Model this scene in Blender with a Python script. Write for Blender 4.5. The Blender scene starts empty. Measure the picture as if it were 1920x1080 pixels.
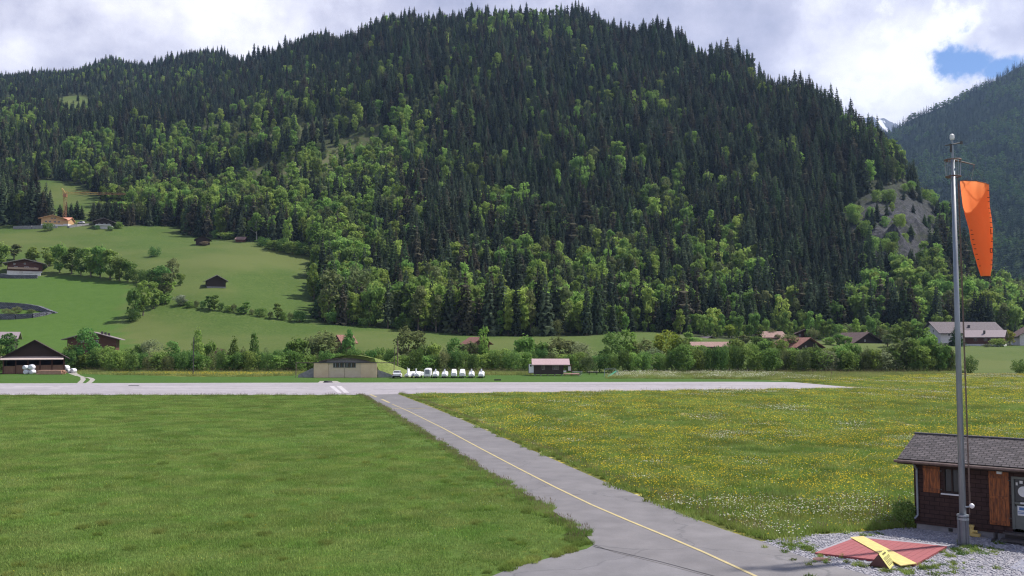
import bpy, math, random
import numpy as np
from mathutils import Vector, Matrix

C = bpy.context.scene.collection
SC = bpy.context.scene
R = math.radians

# ------------------------------------------------------------------ camera, world, sun, exposure
F, HORIZON, CAM_H = 1750.0, 645.0, 7.0          # focal length in photo pixels, horizon row, eye height
PITCH = math.atan((HORIZON - 540.0) / F)
cam = bpy.data.objects.new("camera", bpy.data.cameras.new("camera"))
C.objects.link(cam)
cam.data.sensor_width = 36.0
cam.data.lens = 36.0 * F / 1920.0
cam.data.clip_start, cam.data.clip_end = 0.1, 20000.0
cam.location = (0, 0, CAM_H)
cam.rotation_euler = (math.pi / 2 + PITCH, 0, 0)
SC.camera = cam

SUN_EL, SUN_AZ = R(56), R(68)                   # azimuth from +Y towards +X
sun_dir = Vector((math.sin(SUN_AZ) * math.cos(SUN_EL), math.cos(SUN_AZ) * math.cos(SUN_EL), math.sin(SUN_EL)))
sun = bpy.data.objects.new("sun", bpy.data.lights.new("sun", 'SUN'))
C.objects.link(sun)
sun.data.energy = 5.0
sun.data.angle = R(1.4)
sun.data.color = (1.0, 0.95, 0.87)
sun.rotation_euler = sun_dir.to_track_quat('Z', 'Y').to_euler()

SC.view_settings.view_transform = 'Standard'
SC.view_settings.look = 'None'
SC.view_settings.gamma = 1.0
SC.view_settings.use_curve_mapping = False
SC.view_settings.exposure = 0.47

SC.cycles.use_denoising = True
SC.cycles.denoising_input_passes = 'RGB_ALBEDO_NORMAL'
SC.cycles.denoising_prefilter = 'NONE'
SC.cycles.filter_width = 1.2
SC.cycles.max_bounces = 6
SC.cycles.diffuse_bounces = 3
SC.cycles.transmission_bounces = 4
SC.cycles.sample_clamp_indirect = 4.0

def build_world():
    w = bpy.data.worlds.new("World"); SC.world = w; w.use_nodes = True
    nt = w.node_tree; nt.nodes.clear(); N = nt.nodes.new; L = nt.links.new
    out = N('ShaderNodeOutputWorld'); bg = N('ShaderNodeBackground')
    sky = N('ShaderNodeTexSky'); sky.sky_type = 'NISHITA'; sky.sun_disc = False
    sky.sun_elevation = SUN_EL; sky.sun_rotation = SUN_AZ
    sky.altitude = 1000; sky.air_density = 1.0; sky.dust_density = 0.4
    tc = N('ShaderNodeTexCoord')
    def math_(op, a, b=None, clamp=False):
        m = N('ShaderNodeMath'); m.operation = op; m.use_clamp = clamp
        for i, v in enumerate((a, b)):
            if v is None: continue
            if isinstance(v, (int, float)): m.inputs[i].default_value = v
            else: L(v, m.inputs[i])
        return m.outputs[0]
    sp = N('ShaderNodeSeparateXYZ'); L(tc.outputs['Generated'], sp.inputs[0])
    # cloud sheet seen in perspective: direction divided by its height
    den = math_('ADD', math_('MAXIMUM', sp.outputs[2], 0.0), 0.22)
    cx = math_('DIVIDE', sp.outputs[0], den); cy = math_('DIVIDE', sp.outputs[1], den)
    co = N('ShaderNodeCombineXYZ'); L(cx, co.inputs[0]); L(cy, co.inputs[1]); co.inputs[2].default_value = 0.3
    n1 = N('ShaderNodeTexNoise'); L(co.outputs[0], n1.inputs[0]); n1.inputs['Scale'].default_value = 1.7
    n1.inputs['Detail'].default_value = 8; n1.inputs['Roughness'].default_value = 0.55
    n2 = N('ShaderNodeTexNoise'); L(tc.outputs['Generated'], n2.inputs[0]); n2.inputs['Scale'].default_value = 6.0
    n2.inputs['Detail'].default_value = 8; n2.inputs['Roughness'].default_value = 0.6
    n3 = N('ShaderNodeTexNoise'); L(tc.outputs['Generated'], n3.inputs[0]); n3.inputs['Scale'].default_value = 22
    n3.inputs['Detail'].default_value = 6; n3.inputs['Roughness'].default_value = 0.6
    def vdist(px, py, sx, sy):
        # distance (in units of sx, sy) of the direction from the one seen at photo pixel px, py
        d = Vector(ray(px, py)).normalized()
        v = N('ShaderNodeVectorMath'); v.operation = 'SUBTRACT'; L(tc.outputs['Generated'], v.inputs[0]); v.inputs[1].default_value = d
        s = N('ShaderNodeSeparateXYZ'); L(v.outputs[0], s.inputs[0])
        a = math_('DIVIDE', s.outputs[0], sx / F); b = math_('DIVIDE', s.outputs[2], sy / F)
        wob = math_('MULTIPLY', math_('SUBTRACT', n3.outputs[0], 0.5), 3.8)
        wob2 = math_('MULTIPLY', math_('SUBTRACT', n2.outputs[0], 0.5), 2.2)
        return math_('ADD', math_('ADD', math_('SQRT', math_('ADD', math_('MULTIPLY', a, a), math_('MULTIPLY', b, b))), wob), wob2)
    def soft(x, lo, hi):
        m = N('ShaderNodeMapRange'); m.interpolation_type = 'SMOOTHSTEP'
        L(x, m.inputs[0]); m.inputs[1].default_value = lo; m.inputs[2].default_value = hi
        return m.outputs[0]
    hole = math_('SUBTRACT', 1.0, soft(vdist(1820, 120, 40, 34), 0.55, 1.25))
    hole = math_('MAXIMUM', hole, math_('SUBTRACT', 1.0, soft(vdist(1872, 128, 34, 20), 0.5, 1.3)))
    # unseen openings overhead, out of the picture, widened to lower the ambient light
    gen = math_('SUBTRACT', 1.0, soft(n1.outputs[0], 0.50, 0.58))
    gen = math_('MULTIPLY', gen, soft(sp.outputs[2], 0.40, 0.5))
    blue = math_('MAXIMUM', hole, gen)
    puff = math_('SUBTRACT', 1.0, soft(vdist(1700, 118, 95, 75), 0.55, 1.3))
    # cloud brightness
    val = math_('ADD', math_('ADD', math_('MULTIPLY', n1.outputs[0], 0.55), math_('MULTIPLY', n2.outputs[0], 0.5)), math_('MULTIPLY', n3.outputs[0], 0.16))
    ramp = N('ShaderNodeValToRGB'); L(val, ramp.inputs[0])
    e = ramp.color_ramp.elements
    e[0].position = 0.47; e[0].color = (0.28, 0.29, 0.39, 1)
    e[1].position = 0.76; e[1].color = (0.98, 0.97, 1.0, 1)
    m = ramp.color_ramp.elements.new(0.60); m.color = (0.50, 0.495, 0.585, 1)
    mp = N('ShaderNodeMixRGB'); L(math_('MULTIPLY', puff, 0.8), mp.inputs[0]); L(ramp.outputs[0], mp.inputs[1]); mp.inputs[2].default_value = (1.0, 1.0, 1.04, 1)
    sc = N('ShaderNodeMixRGB'); sc.blend_type = 'MULTIPLY'; sc.inputs[0].default_value = 1; L(sky.outputs[0], sc.inputs[1]); sc.inputs[2].default_value = (0.048, 0.064, 0.088, 1)
    cs = N('ShaderNodeMixRGB'); cs.blend_type = 'MULTIPLY'; cs.inputs[0].default_value = 1; L(mp.outputs[0], cs.inputs[1]); cs.inputs[2].default_value = (0.98, 0.97, 1.0, 1)
    fin = N('ShaderNodeMixRGB'); L(blue, fin.inputs[0]); L(cs.outputs[0], fin.inputs[1]); L(sc.outputs[0], fin.inputs[2])
    L(fin.outputs[0], bg.inputs[0]); bg.inputs[1].default_value = 1.0
    L(bg.outputs[0], out.inputs[0])

# ------------------------------------------------------------------ photo geometry
_ct, _st = math.cos(PITCH), math.sin(PITCH)
def ray(px, py):
    dz = 540.0 - py
    return (px - 960.0, F * _ct - dz * _st, F * _st + dz * _ct)
def flat(px, py, z=0.0):                          # point of the level ground seen at a pixel
    d = ray(px, py); t = (z - CAM_H) / d[2]
    return (d[0] * t, d[1] * t, z)
def atY(px, py, Y):
    d = ray(px, py); t = Y / d[1]
    return (d[0] * t, Y, CAM_H + d[2] * t)
def proj(X, Y, Z):
    X = np.asarray(X, float); Y = np.asarray(Y, float); Z = np.asarray(Z, float) - CAM_H
    yc = Y * _ct + Z * _st; zc = -Y * _st + Z * _ct
    return 960 + F * X / yc, 540 - F * zc / yc
def zrow(Y, py):
    d = ray(960, py); return CAM_H + Y * d[2] / d[1]
build_world()

# ------------------------------------------------------------------ materials
def newmat(name):
    m = bpy.data.materials.new(name); m.use_nodes = True
    nt = m.node_tree; nt.nodes.clear()
    return m, nt, nt.nodes.new, nt.links.new
def mat(name, c1, c2=None, scale=4.0, rough=0.75, bump=0.0, detail=5, metal=0.0, stretch=(1, 1, 1), lo=0.35, hi=0.65, rnd=0.0, spec=0.5, world=False, bdist=0.02):
    m, nt, N, L = newmat(name)
    out = N('ShaderNodeOutputMaterial'); b = N('ShaderNodeBsdfPrincipled'); L(b.outputs[0], out.inputs[0])
    b.inputs['Roughness'].default_value = rough; b.inputs['Metallic'].default_value = metal
    b.inputs['Specular IOR Level'].default_value = spec
    c2 = c2 or tuple(x * 0.8 for x in c1)
    tc = N('ShaderNodeTexCoord'); mp = N('ShaderNodeMapping'); mp.inputs['Scale'].default_value = stretch
    if world:
        g = N('ShaderNodeNewGeometry'); L(g.outputs['Position'], mp.inputs[0])
    else: L(tc.outputs['Object'], mp.inputs[0])
    n = N('ShaderNodeTexNoise'); L(mp.outputs[0], n.inputs[0]); n.inputs['Scale'].default_value = scale; n.inputs['Detail'].default_value = detail
    n.inputs['Roughness'].default_value = 0.6
    r = N('ShaderNodeMapRange'); L(n.outputs[0], r.inputs[0]); r.inputs[1].default_value = lo; r.inputs[2].default_value = hi
    mx = N('ShaderNodeMixRGB'); L(r.outputs[0], mx.inputs[0]); mx.inputs[1].default_value = (*c1, 1); mx.inputs[2].default_value = (*c2, 1)
    col = mx.outputs[0]
    if rnd:
        oi = N('ShaderNodeObjectInfo'); hs = N('ShaderNodeHueSaturation')
        rr = N('ShaderNodeMapRange'); L(oi.outputs['Random'], rr.inputs[0]); rr.inputs[3].default_value = 1 - rnd; rr.inputs[4].default_value = 1 + rnd
        L(rr.outputs[0], hs.inputs['Value']); L(col, hs.inputs['Color']); col = hs.outputs[0]
    L(col, b.inputs['Base Color'])
    if bump:
        bp = N('ShaderNodeBump'); bp.inputs['Strength'].default_value = bump; bp.inputs['Distance'].default_value = bdist
        L(n.outputs[0], bp.inputs['Height']); L(bp.outputs[0], b.inputs['Normal'])
    return m
def brickmat(name, c1, c2, mortar, bw, bh, coords='XZ', rough=0.8, bump=0.5, msize=0.01):
    m, nt, N, L = newmat(name)
    out = N('ShaderNodeOutputMaterial'); b = N('ShaderNodeBsdfPrincipled'); L(b.outputs[0], out.inputs[0]); b.inputs['Roughness'].default_value = rough
    b.inputs['Specular IOR Level'].default_value = 0.25
    tc = N('ShaderNodeTexCoord'); s = N('ShaderNodeSeparateXYZ'); c = N('ShaderNodeCombineXYZ'); L(tc.outputs['Object'], s.inputs[0])
    L(s.outputs['XYZ'.index(coords[0])], c.inputs[0]); L(s.outputs['XYZ'.index(coords[1])], c.inputs[1])
    br = N('ShaderNodeTexBrick'); L(c.outputs[0], br.inputs[0]); br.inputs['Scale'].default_value = 1
    br.inputs['Brick Width'].default_value = bw; br.inputs['Row Height'].default_value = bh; br.inputs['Mortar Size'].default_value = msize
    br.inputs['Color1'].default_value = (*c1, 1); br.inputs['Color2'].default_value = (*c2, 1); br.inputs['Mortar'].default_value = (*mortar, 1)
    n = N('ShaderNodeTexNoise'); L(tc.outputs['Object'], n.inputs[0]); n.inputs['Scale'].default_value = 5; n.inputs['Detail'].default_value = 6
    mx = N('ShaderNodeMixRGB'); mx.blend_type = 'OVERLAY'; mx.inputs[0].default_value = 0.6; L(br.outputs[0], mx.inputs[1]); L(n.outputs[0], mx.inputs[2])
    L(mx.outputs[0], b.inputs['Base Color'])
    bp = N('ShaderNodeBump'); bp.inputs['Strength'].default_value = bump; bp.inputs['Distance'].default_value = 0.02
    L(br.outputs['Fac'], bp.inputs['Height']); bp.invert = True; L(bp.outputs[0], b.inputs['Normal'])
    return m
def leafmat(name, c1, c2, trans=0.45, rnd=0.35, nscale=0.35, hue=0.02):
    m, nt, N, L = newmat(name)
    out = N('ShaderNodeOutputMaterial'); d = N('ShaderNodeBsdfDiffuse'); t = N('ShaderNodeBsdfTranslucent'); mix = N('ShaderNodeMixShader')
    L(mix.outputs[0], out.inputs[0]); mix.inputs[0].default_value = trans; L(d.outputs[0], mix.inputs[1]); L(t.outputs[0], mix.inputs[2])
    g = N('ShaderNodeNewGeometry'); n = N('ShaderNodeTexNoise'); L(g.outputs['Position'], n.inputs[0]); n.inputs['Scale'].default_value = nscale; n.inputs['Detail'].default_value = 3
    r = N('ShaderNodeMapRange'); L(n.outputs[0], r.inputs[0]); r.inputs[1].default_value = 0.35; r.inputs[2].default_value = 0.65
    mx = N('ShaderNodeMixRGB'); L(r.outputs[0], mx.inputs[0]); mx.inputs[1].default_value = (*c1, 1); mx.inputs[2].default_value = (*c2, 1)
    oi = N('ShaderNodeObjectInfo'); hs = N('ShaderNodeHueSaturation'); L(mx.outputs[0], hs.inputs['Color'])
    rr = N('ShaderNodeMapRange'); L(oi.outputs['Random'], rr.inputs[0]); rr.inputs[3].default_value = 1 - rnd; rr.inputs[4].default_value = 1 + rnd
    L(rr.outputs[0], hs.inputs['Value'])
    w = N('ShaderNodeMath'); w.operation = 'MULTIPLY'; L(oi.outputs['Random'], w.inputs[0]); w.inputs[1].default_value = 7.31
    f = N('ShaderNodeMath'); f.operation = 'FRACT'; L(w.outputs[0], f.inputs[0])
    h2 = N('ShaderNodeMapRange'); L(f.outputs[0], h2.inputs[0]); h2.inputs[3].default_value = 0.5 - hue; h2.inputs[4].default_value = 0.5 + hue; L(h2.outputs[0], hs.inputs['Hue'])
    L(hs.outputs[0], d.inputs[0]); L(hs.outputs[0], t.inputs[0])
    return m
M = {}
M['spruce'] = leafmat('spruce_needles', (0.046, 0.068, 0.046), (0.092, 0.120, 0.066), 0.3, 0.5)
M['spruce_green'] = leafmat('spruce_needles_green', (0.065, 0.108, 0.048), (0.10, 0.15, 0.06), 0.3, 0.4)
M['spruce_brown'] = leafmat('spruce_needles_brownish', (0.075, 0.072, 0.050), (0.105, 0.10, 0.065), 0.3, 0.4)
M['beech'] = leafmat('beech_leaves', (0.20, 0.31, 0.065), (0.29, 0.39, 0.105), 0.5, 0.35)
M['leaf'] = leafmat('green_leaves', (0.145, 0.245, 0.06), (0.235, 0.335, 0.09), 0.45, 0.35)
M['leaf_dark'] = leafmat('dark_leaves', (0.095, 0.185, 0.05), (0.16, 0.26, 0.075), 0.42, 0.3)
M['willow'] = leafmat('willow_leaves', (0.22, 0.27, 0.14), (0.30, 0.34, 0.19), 0.45, 0.22)
M['yellowleaf'] = leafmat('yellow_green_leaves', (0.20, 0.26, 0.04), (0.28, 0.31, 0.06), 0.5, 0.2)
M['olive'] = leafmat('olive_leaves', (0.13, 0.17, 0.065), (0.19, 0.22, 0.095), 0.4, 0.3)
M['bark'] = mat('bark', (0.10, 0.08, 0.06), (0.16, 0.14, 0.11), 6, 0.9)
M['barkpale'] = mat('pale_bark', (0.30, 0.28, 0.25), (0.42, 0.40, 0.36), 6, 0.9)
M['darkwood'] = mat('dark_timber', (0.022, 0.012, 0.010), (0.038, 0.020, 0.015), 3, 0.8, 0.3, stretch=(1, 1, 8))
M['redwood'] = mat('red_brown_timber', (0.075, 0.026, 0.018), (0.12, 0.045, 0.03), 3, 0.75, 0.3, stretch=(1, 1, 8))
M['newwood'] = mat('fresh_timber', (0.50, 0.30, 0.14), (0.60, 0.38, 0.20), 3, 0.7, 0.1)
M['greywood'] = mat('weathered_wood', (0.25, 0.22, 0.20), (0.35, 0.32, 0.29), 5, 0.85)
M['lumber'] = mat('sawn_boards', (0.50, 0.27, 0.20), (0.62, 0.38, 0.27), 3, 0.75)
M['white'] = mat('white_plaster', (0.72, 0.71, 0.70), (0.62, 0.61, 0.60), 1.5, 0.85)
M['concrete'] = mat('concrete', (0.30, 0.29, 0.30), (0.20, 0.20, 0.21), 2.0, 0.9, 0.3)
M['beige'] = mat('beige_panels', (0.66, 0.50, 0.33), (0.72, 0.56, 0.39), 1.0, 0.75)
M['beigegrey'] = mat('beige_grey_panels', (0.60, 0.49, 0.36), (0.66, 0.55, 0.42), 1.0, 0.75)
M['glass'] = mat('window_glass', (0.02, 0.025, 0.03), (0.04, 0.045, 0.05), 2, 0.08, spec=0.8)
M['black'] = mat('black_rubber', (0.015, 0.015, 0.016), (0.03, 0.03, 0.03), 5, 0.7)
M['redtile'] = brickmat('red_roof_tiles', (0.20, 0.095, 0.075), (0.27, 0.13, 0.105), (0.10, 0.05, 0.045), 0.3, 0.35, 'XY')
M['pinktile'] = brickmat('faded_roof_tiles', (0.24, 0.15, 0.13), (0.31, 0.20, 0.17), (0.14, 0.09, 0.08), 0.3, 0.35, 'XY')
M['browntile'] = brickmat('brown_roof_tiles', (0.085, 0.055, 0.052), (0.12, 0.08, 0.075), (0.04, 0.03, 0.03), 0.3, 0.35, 'XY')
M['greytile'] = brickmat('grey_roof_tiles', (0.115, 0.095, 0.105), (0.15, 0.125, 0.135), (0.06, 0.05, 0.05), 0.35, 0.4, 'XY')
M['palemetal'] = mat('pale_sheet_roof', (0.27, 0.21, 0.22), (0.22, 0.17, 0.18), 1.2, 0.5, stretch=(6, 1, 1))
M['newroof'] = mat('orange_roof_tiles', (0.62, 0.26, 0.17), (0.70, 0.33, 0.22), 3, 0.8)
M['steel'] = mat('galvanised_steel', (0.30, 0.33, 0.37), (0.22, 0.25, 0.29), 4, 0.42, metal=0.35, stretch=(1, 1, .3))
M['darksteel'] = mat('dark_steel', (0.06, 0.055, 0.06), (0.10, 0.09, 0.09), 8, 0.5, metal=0.3)
M['rust'] = mat('brown_bar', (0.12, 0.08, 0.07), (0.2, 0.14, 0.12), 8, 0.7)
M['whitepaint'] = mat('white_gelcoat', (0.80, 0.80, 0.82), (0.72, 0.72, 0.75), 2, 0.3)
M['bale'] = mat('white_bale_wrap', (0.80, 0.80, 0.84), (0.66, 0.66, 0.74), 5, 0.35, 0.6, bdist=0.05)
M['greypaint'] = mat('grey_detail', (0.20, 0.21, 0.27), (0.30, 0.30, 0.36), 3, 0.4)
M['redlight'] = mat('red_lens', (0.45, 0.02, 0.02), (0.35, 0.02, 0.02), 3, 0.25)
M['orangewood'] = mat('orange_stained_boards', (0.34, 0.105, 0.026), (0.11, 0.032, 0.012), 3, 0.6, 0.3, stretch=(5, 5, 0.9), lo=0.38, hi=0.62)
M['yellowpaint'] = mat('yellow_paint', (0.66, 0.50, 0.17), (0.55, 0.41, 0.14), 6, 0.6)
M['redpaint'] = mat('faded_red_panel', (0.31, 0.075, 0.080), (0.24, 0.060, 0.065), 2.0, 0.7, stretch=(1, 4, 1))
M['orangehut'] = mat('orange_crane_paint', (0.40, 0.20, 0.10), (0.34, 0.17, 0.09), 3, 0.5)
M['craneyellow'] = mat('yellow_crane_paint', (0.62, 0.45, 0.15), (0.55, 0.38, 0.12), 3, 0.5)
M['green'] = mat('green_plastic', (0.18, 0.52, 0.32), (0.14, 0.45, 0.28), 3, 0.4)
M['drystone'] = brickmat('dry_stone', (0.10, 0.10, 0.13), (0.20, 0.20, 0.24), (0.02, 0.02, 0.02), 0.9, 0.45, 'XZ', msize=0.05)
M['tanboard'] = mat('tan_board', (0.42, 0.30, 0.22), (0.36, 0.25, 0.18), 3, 0.8)
M['crate'] = mat('grey_timber_slats', (0.20, 0.12, 0.09), (0.14, 0.08, 0.06), 5, 0.8)
M['poster'] = mat('white_poster', (0.74, 0.75, 0.76), (0.66, 0.68, 0.70), 6, 0.5)
M['blue'] = mat('blue_print', (0.06, 0.18, 0.42), (0.05, 0.14, 0.36), 6, 0.5)
M['brown'] = mat('brown_board', (0.13, 0.055, 0.045), (0.10, 0.04, 0.035), 4, 0.7)
M['stain'] = mat('dark_text_ink', (0.05, 0.04, 0.02), None, 4, 0.8)

# ------------------------------------------------------------------ mesh helpers
class MB:
    def __init__(s): s.v = []; s.f = []; s.m = []; s.mats = []
    def mi(s, m):
        if m is None: return 0
        if m not in s.mats: s.mats.append(m)
        return s.mats.index(m)
    def poly(s, pts, m=None):
        n = len(s.v); s.v += [tuple(p) for p in pts]; s.f.append(tuple(range(n, n + len(pts)))); s.m.append(s.mi(m)); return s
    def quads(s, pts, faces, m=None):
        n = len(s.v); s.v += [tuple(p) for p in pts]; k = s.mi(m)
        for f in faces: s.f.append(tuple(n + i for i in f)); s.m.append(k)
        return s
    def box(s, c, d, m=None, rz=0.0, bevel=0):
        x, y, z = d[0] / 2, d[1] / 2, d[2] / 2; cs, sn = math.cos(rz), math.sin(rz)
        P = []
        for a in (-x, x):
            for b in (-y, y):
                for e in (-z, z): P.append((c[0] + a * cs - b * sn, c[1] + a * sn + b * cs, c[2] + e))
        return s.quads(P, [(0, 1, 3, 2), (4, 6, 7, 5), (0, 4, 5, 1), (2, 3, 7, 6), (0, 2, 6, 4), (1, 5, 7, 3)], m)
    def tube(s, a, b, r1, r2=None, n=8, m=None, caps=True):
        r2 = r1 if r2 is None else r2
        a, b = Vector(a), Vector(b); d = (b - a).normalized(); u = d.orthogonal().normalized(); w = d.cross(u)
        P = [a + (u * math.cos(t) + w * math.sin(t)) * r1 for t in np.linspace(0, 2 * math.pi, n, endpoint=False)] + \
            [b + (u * math.cos(t) + w * math.sin(t)) * r2 for t in np.linspace(0, 2 * math.pi, n, endpoint=False)]
        fs = [(i, (i + 1) % n, n + (i + 1) % n, n + i) for i in range(n)]
        if caps: fs += [tuple(range(n - 1, -1, -1)), tuple(range(n, 2 * n))]
        return s.quads(P, fs, m)
    def loft(s, rings, m=None, caps=True):
        n = len(rings[0]); P = [p for r in rings for p in r]; fs = []
        for k in range(len(rings) - 1):
            for i in range(n): fs.append((k * n + i, k * n + (i + 1) % n, (k + 1) * n + (i + 1) % n, (k + 1) * n + i))
        if caps: fs += [tuple(range(n - 1, -1, -1)), tuple(range((len(rings) - 1) * n, len(rings) * n))]
        return s.quads(P, fs, m)
    def slab(s, pts, h, m=None):                     # polygon extruded down by h
        n = len(pts); P = [tuple(p) for p in pts] + [(p[0], p[1], p[2] - h) for p in pts]
        return s.quads(P, [tuple(range(n)), tuple(range(2 * n - 1, n - 1, -1))] + [(i, i + n, (i + 1) % n + n, (i + 1) % n) for i in range(n)], m)
    def mesh(s, name, m=None, smooth=False):
        me = bpy.data.meshes.new(name); me.from_pydata(s.v, [], s.f)
        for k in (s.mats or [m]): me.materials.append(M[k] if isinstance(k, str) else k)
        if s.mats: me.polygons.foreach_set('material_index', s.m)
        if smooth: me.polygons.foreach_set('use_smooth', [True] * len(me.polygons))
        me.update(); return me
    def build(s, name, m=None, parent=None, loc=(0, 0, 0), rz=0.0, smooth=False):
        return link(name, s.mesh(name, m, smooth), parent, loc, rz)
def link(name, data, parent=None, loc=(0, 0, 0), rz=0.0, scale=None):
    o = bpy.data.objects.new(name, data); C.objects.link(o); o.location = loc; o.rotation_euler = (0, 0, rz)
    if parent is not None: o.parent = parent
    if scale is not None: o.scale = scale
    return o
def tag(o, label, cat, group=None):
    o['label'] = label; o['category'] = cat
    if group: o['group'] = group
    return o
def thing(name, label, cat, loc=(0, 0, 0), rz=0.0, group=None, scale=None):
    return tag(link(name, None, None, loc, rz, scale), label, cat, group)
def kind(o, k): o['kind'] = k; return o
def B(c, d, m=None, rz=0.0): return MB().box(c, d, m, rz)

# ------------------------------------------------------------------ terrain: height as a function of place
COLS = [  # photo column, then (distance, photo row) knots of the bare ground up to its ridge
    (-1400, [(230, 698), (262, 689), (330, 625), (400, 560), (480, 505), (570, 455), (700, 390), (900, 310), (1150, 250), (1400, 205), (1800, 170)]),
    (-500, [(230, 698), (262, 689), (330, 625), (400, 545), (480, 480), (570, 425), (700, 360), (900, 275), (1150, 215), (1400, 175), (1800, 155)]),
    (0,   [(230, 698), (262, 690), (330, 625), (400, 541), (480, 475), (570, 424), (700, 350), (900, 262), (1150, 208), (1400, 170), (1750, 148)]),
    (200, [(230, 698), (262, 690), (330, 628), (400, 542), (480, 475), (570, 426), (700, 350), (900, 258), (1150, 196), (1400, 146), (1650, 119)]),
    (400, [(230, 698), (262, 690), (330, 630), (400, 541), (480, 478), (570, 436), (700, 350), (900, 246), (1150, 165), (1500, 98)]),
    (600, [(230, 698), (262, 690), (330, 632), (400, 574), (480, 505), (570, 432), (700, 315), (900, 185), (1250, 68)]),
    (750, [(230, 698), (262, 690), (330, 634), (400, 596), (480, 520), (570, 432), (700, 295), (880, 138), (1080, 46)]),
    (900, [(230, 698), (262, 690), (330, 637), (400, 605), (480, 525), (570, 428), (700, 285), (850, 135), (1020, 36)]),
    (1100, [(230, 698), (262, 690), (330, 638), (400, 608), (480, 530), (570, 432), (700, 290), (850, 125), (1000, 40)]),
    (1250, [(230, 698), (262, 690), (330, 641), (400, 617), (480, 535), (570, 432), (700, 268), (920, 66)]),
    (1400, [(230, 698), (262, 690), (330, 645), (400, 626), (470, 560), (570, 425), (700, 252), (850, 128)]),
    (1550, [(230, 698), (262, 690), (330, 646), (400, 630), (470, 555), (560, 420), (660, 282), (770, 208)]),
    (1650, [(230, 698), (270, 685), (330, 648), (400, 632), (470, 555), (540, 425), (620, 325), (710, 280)]),
    (1750, [(230, 698), (280, 675), (330, 650), (400, 638), (470, 560), (540, 470), (600, 400), (650, 375)]),
    (1840, [(230, 698), (280, 672), (335, 650), (400, 641), (480, 590), (560, 550), (620, 530)]),
    (1930, [(230, 698), (280, 672), (335, 650), (420, 641), (520, 610), (640, 575), (720, 562)]),
    (2100, [(230, 698), (280, 672), (335, 650), (450, 642), (640, 620), (800, 605)]),
    (2600, [(230, 698), (280, 674), (335, 654), (450, 646), (700, 635), (900, 625)]),
]
DG = np.concatenate([np.arange(200, 700, 5.0), np.arange(700, 2600, 10.0)])
def pchip(x, y, q):
    x = np.array(x, float); y = np.array(y, float); h = np.diff(x); d = np.diff(y) / h; n = len(x); m = np.zeros(n)
    for i in range(1, n - 1):
        if d[i - 1] * d[i] > 0:
            w1 = 2 * h[i] + h[i - 1]; w2 = h[i] + 2 * h[i - 1]; m[i] = (w1 + w2) / (w1 / d[i - 1] + w2 / d[i])
    m[0], m[-1] = d[0], d[-1]
    i = np.clip(np.searchsorted(x, q) - 1, 0, n - 2); t = (q - x[i]) / h[i]
    return (2 * t**3 - 3 * t**2 + 1) * y[i] + (t**3 - 2 * t**2 + t) * h[i] * m[i] + (-2 * t**3 + 3 * t**2) * y[i + 1] + (t**3 - t**2) * h[i] * m[i + 1]
def profile(kn):
    ds = [200, 225] + [k[0] for k in kn]; zs = [0, 0] + [max(0.0, zrow(*k)) for k in kn]
    zs[2] = 0.0
    z = pchip(ds, zs, np.minimum(DG, ds[-1]))
    over = np.maximum(DG - ds[-1], 0)
    return np.maximum(z - over * 0.42 - np.minimum(over, 60) ** 2 * 0.001, 0.0), ds[-1]
UC = np.array([(c[0] - 960) / F for c in COLS]); PR = [profile(c[1]) for c in COLS]
PZ = np.array([p[0] for p in PR]); RIDGE = np.array([p[1] for p in PR])
UG = np.linspace(UC[0], UC[-1], 240)
_i = np.clip(np.searchsorted(UC, UG) - 1, 0, len(UC) - 2); _t = (UG - UC[_i]) / (UC[_i + 1] - UC[_i]); _s = (0.5 * _t + 0.5 * (3 * _t**2 - 2 * _t**3))[:, None]
ZG = PZ[_i] * (1 - _s) + PZ[_i + 1] * _s
def smooth_noise(x, y, s, seed=0):
    rs = np.random.RandomState(seed); T = rs.rand(64, 64) * 2 - 1
    x = x / s; y = y / s; xi = np.floor(x).astype(int); yi = np.floor(y).astype(int); fx = x - xi; fy = y - yi
    fx = fx * fx * (3 - 2 * fx); fy = fy * fy * (3 - 2 * fy)
    g = lambda a, b: T[a % 64, b % 64]
    return (g(xi, yi) * (1 - fx) + g(xi + 1, yi) * fx) * (1 - fy) + (g(xi, yi + 1) * (1 - fx) + g(xi + 1, yi + 1) * fx) * fy
def height(X, Y):
    X = np.asarray(X, float); Y = np.asarray(Y, float)
    u = np.clip(X / np.maximum(Y, 1), UG[0], UG[-1] - 1e-6); fi = (u - UG[0]) / (UG[1] - UG[0]); i = np.clip(fi.astype(int), 0, len(UG) - 2); fu = fi - i
    Yc = np.clip(Y, DG[0], DG[-1] - 0.01)
    j = np.clip(np.searchsorted(DG, Yc, side='right') - 1, 0, len(DG) - 2); fv = (Yc - DG[j]) / (DG[j + 1] - DG[j])
    z = (ZG[i, j] * (1 - fu) + ZG[i + 1, j] * fu) * (1 - fv) + (ZG[i, j + 1] * (1 - fu) + ZG[i + 1, j + 1] * fu) * fv
    a = np.clip((z - 40) / 120, 0, 1)
    z = z + a * (smooth_noise(X + 0.35 * Y, Y * 0.5, 70, 1) * 9 + smooth_noise(X, Y, 28, 2) * 3.0)
    z = z + np.clip((z - 3) / 20, 0, 1) * smooth_noise(X, Y, 35, 3) * 0.8
    # crag on the right shoulder
    px, py = proj(X, Y, z); k = np.exp(-(((px - 1690) / 75) ** 2 + ((py - 440) / 65) ** 2))
    return z + k * (smooth_noise(X, Y, 13, 5) * 9 + smooth_noise(X, Y, 6, 6) * 4.5)
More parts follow.
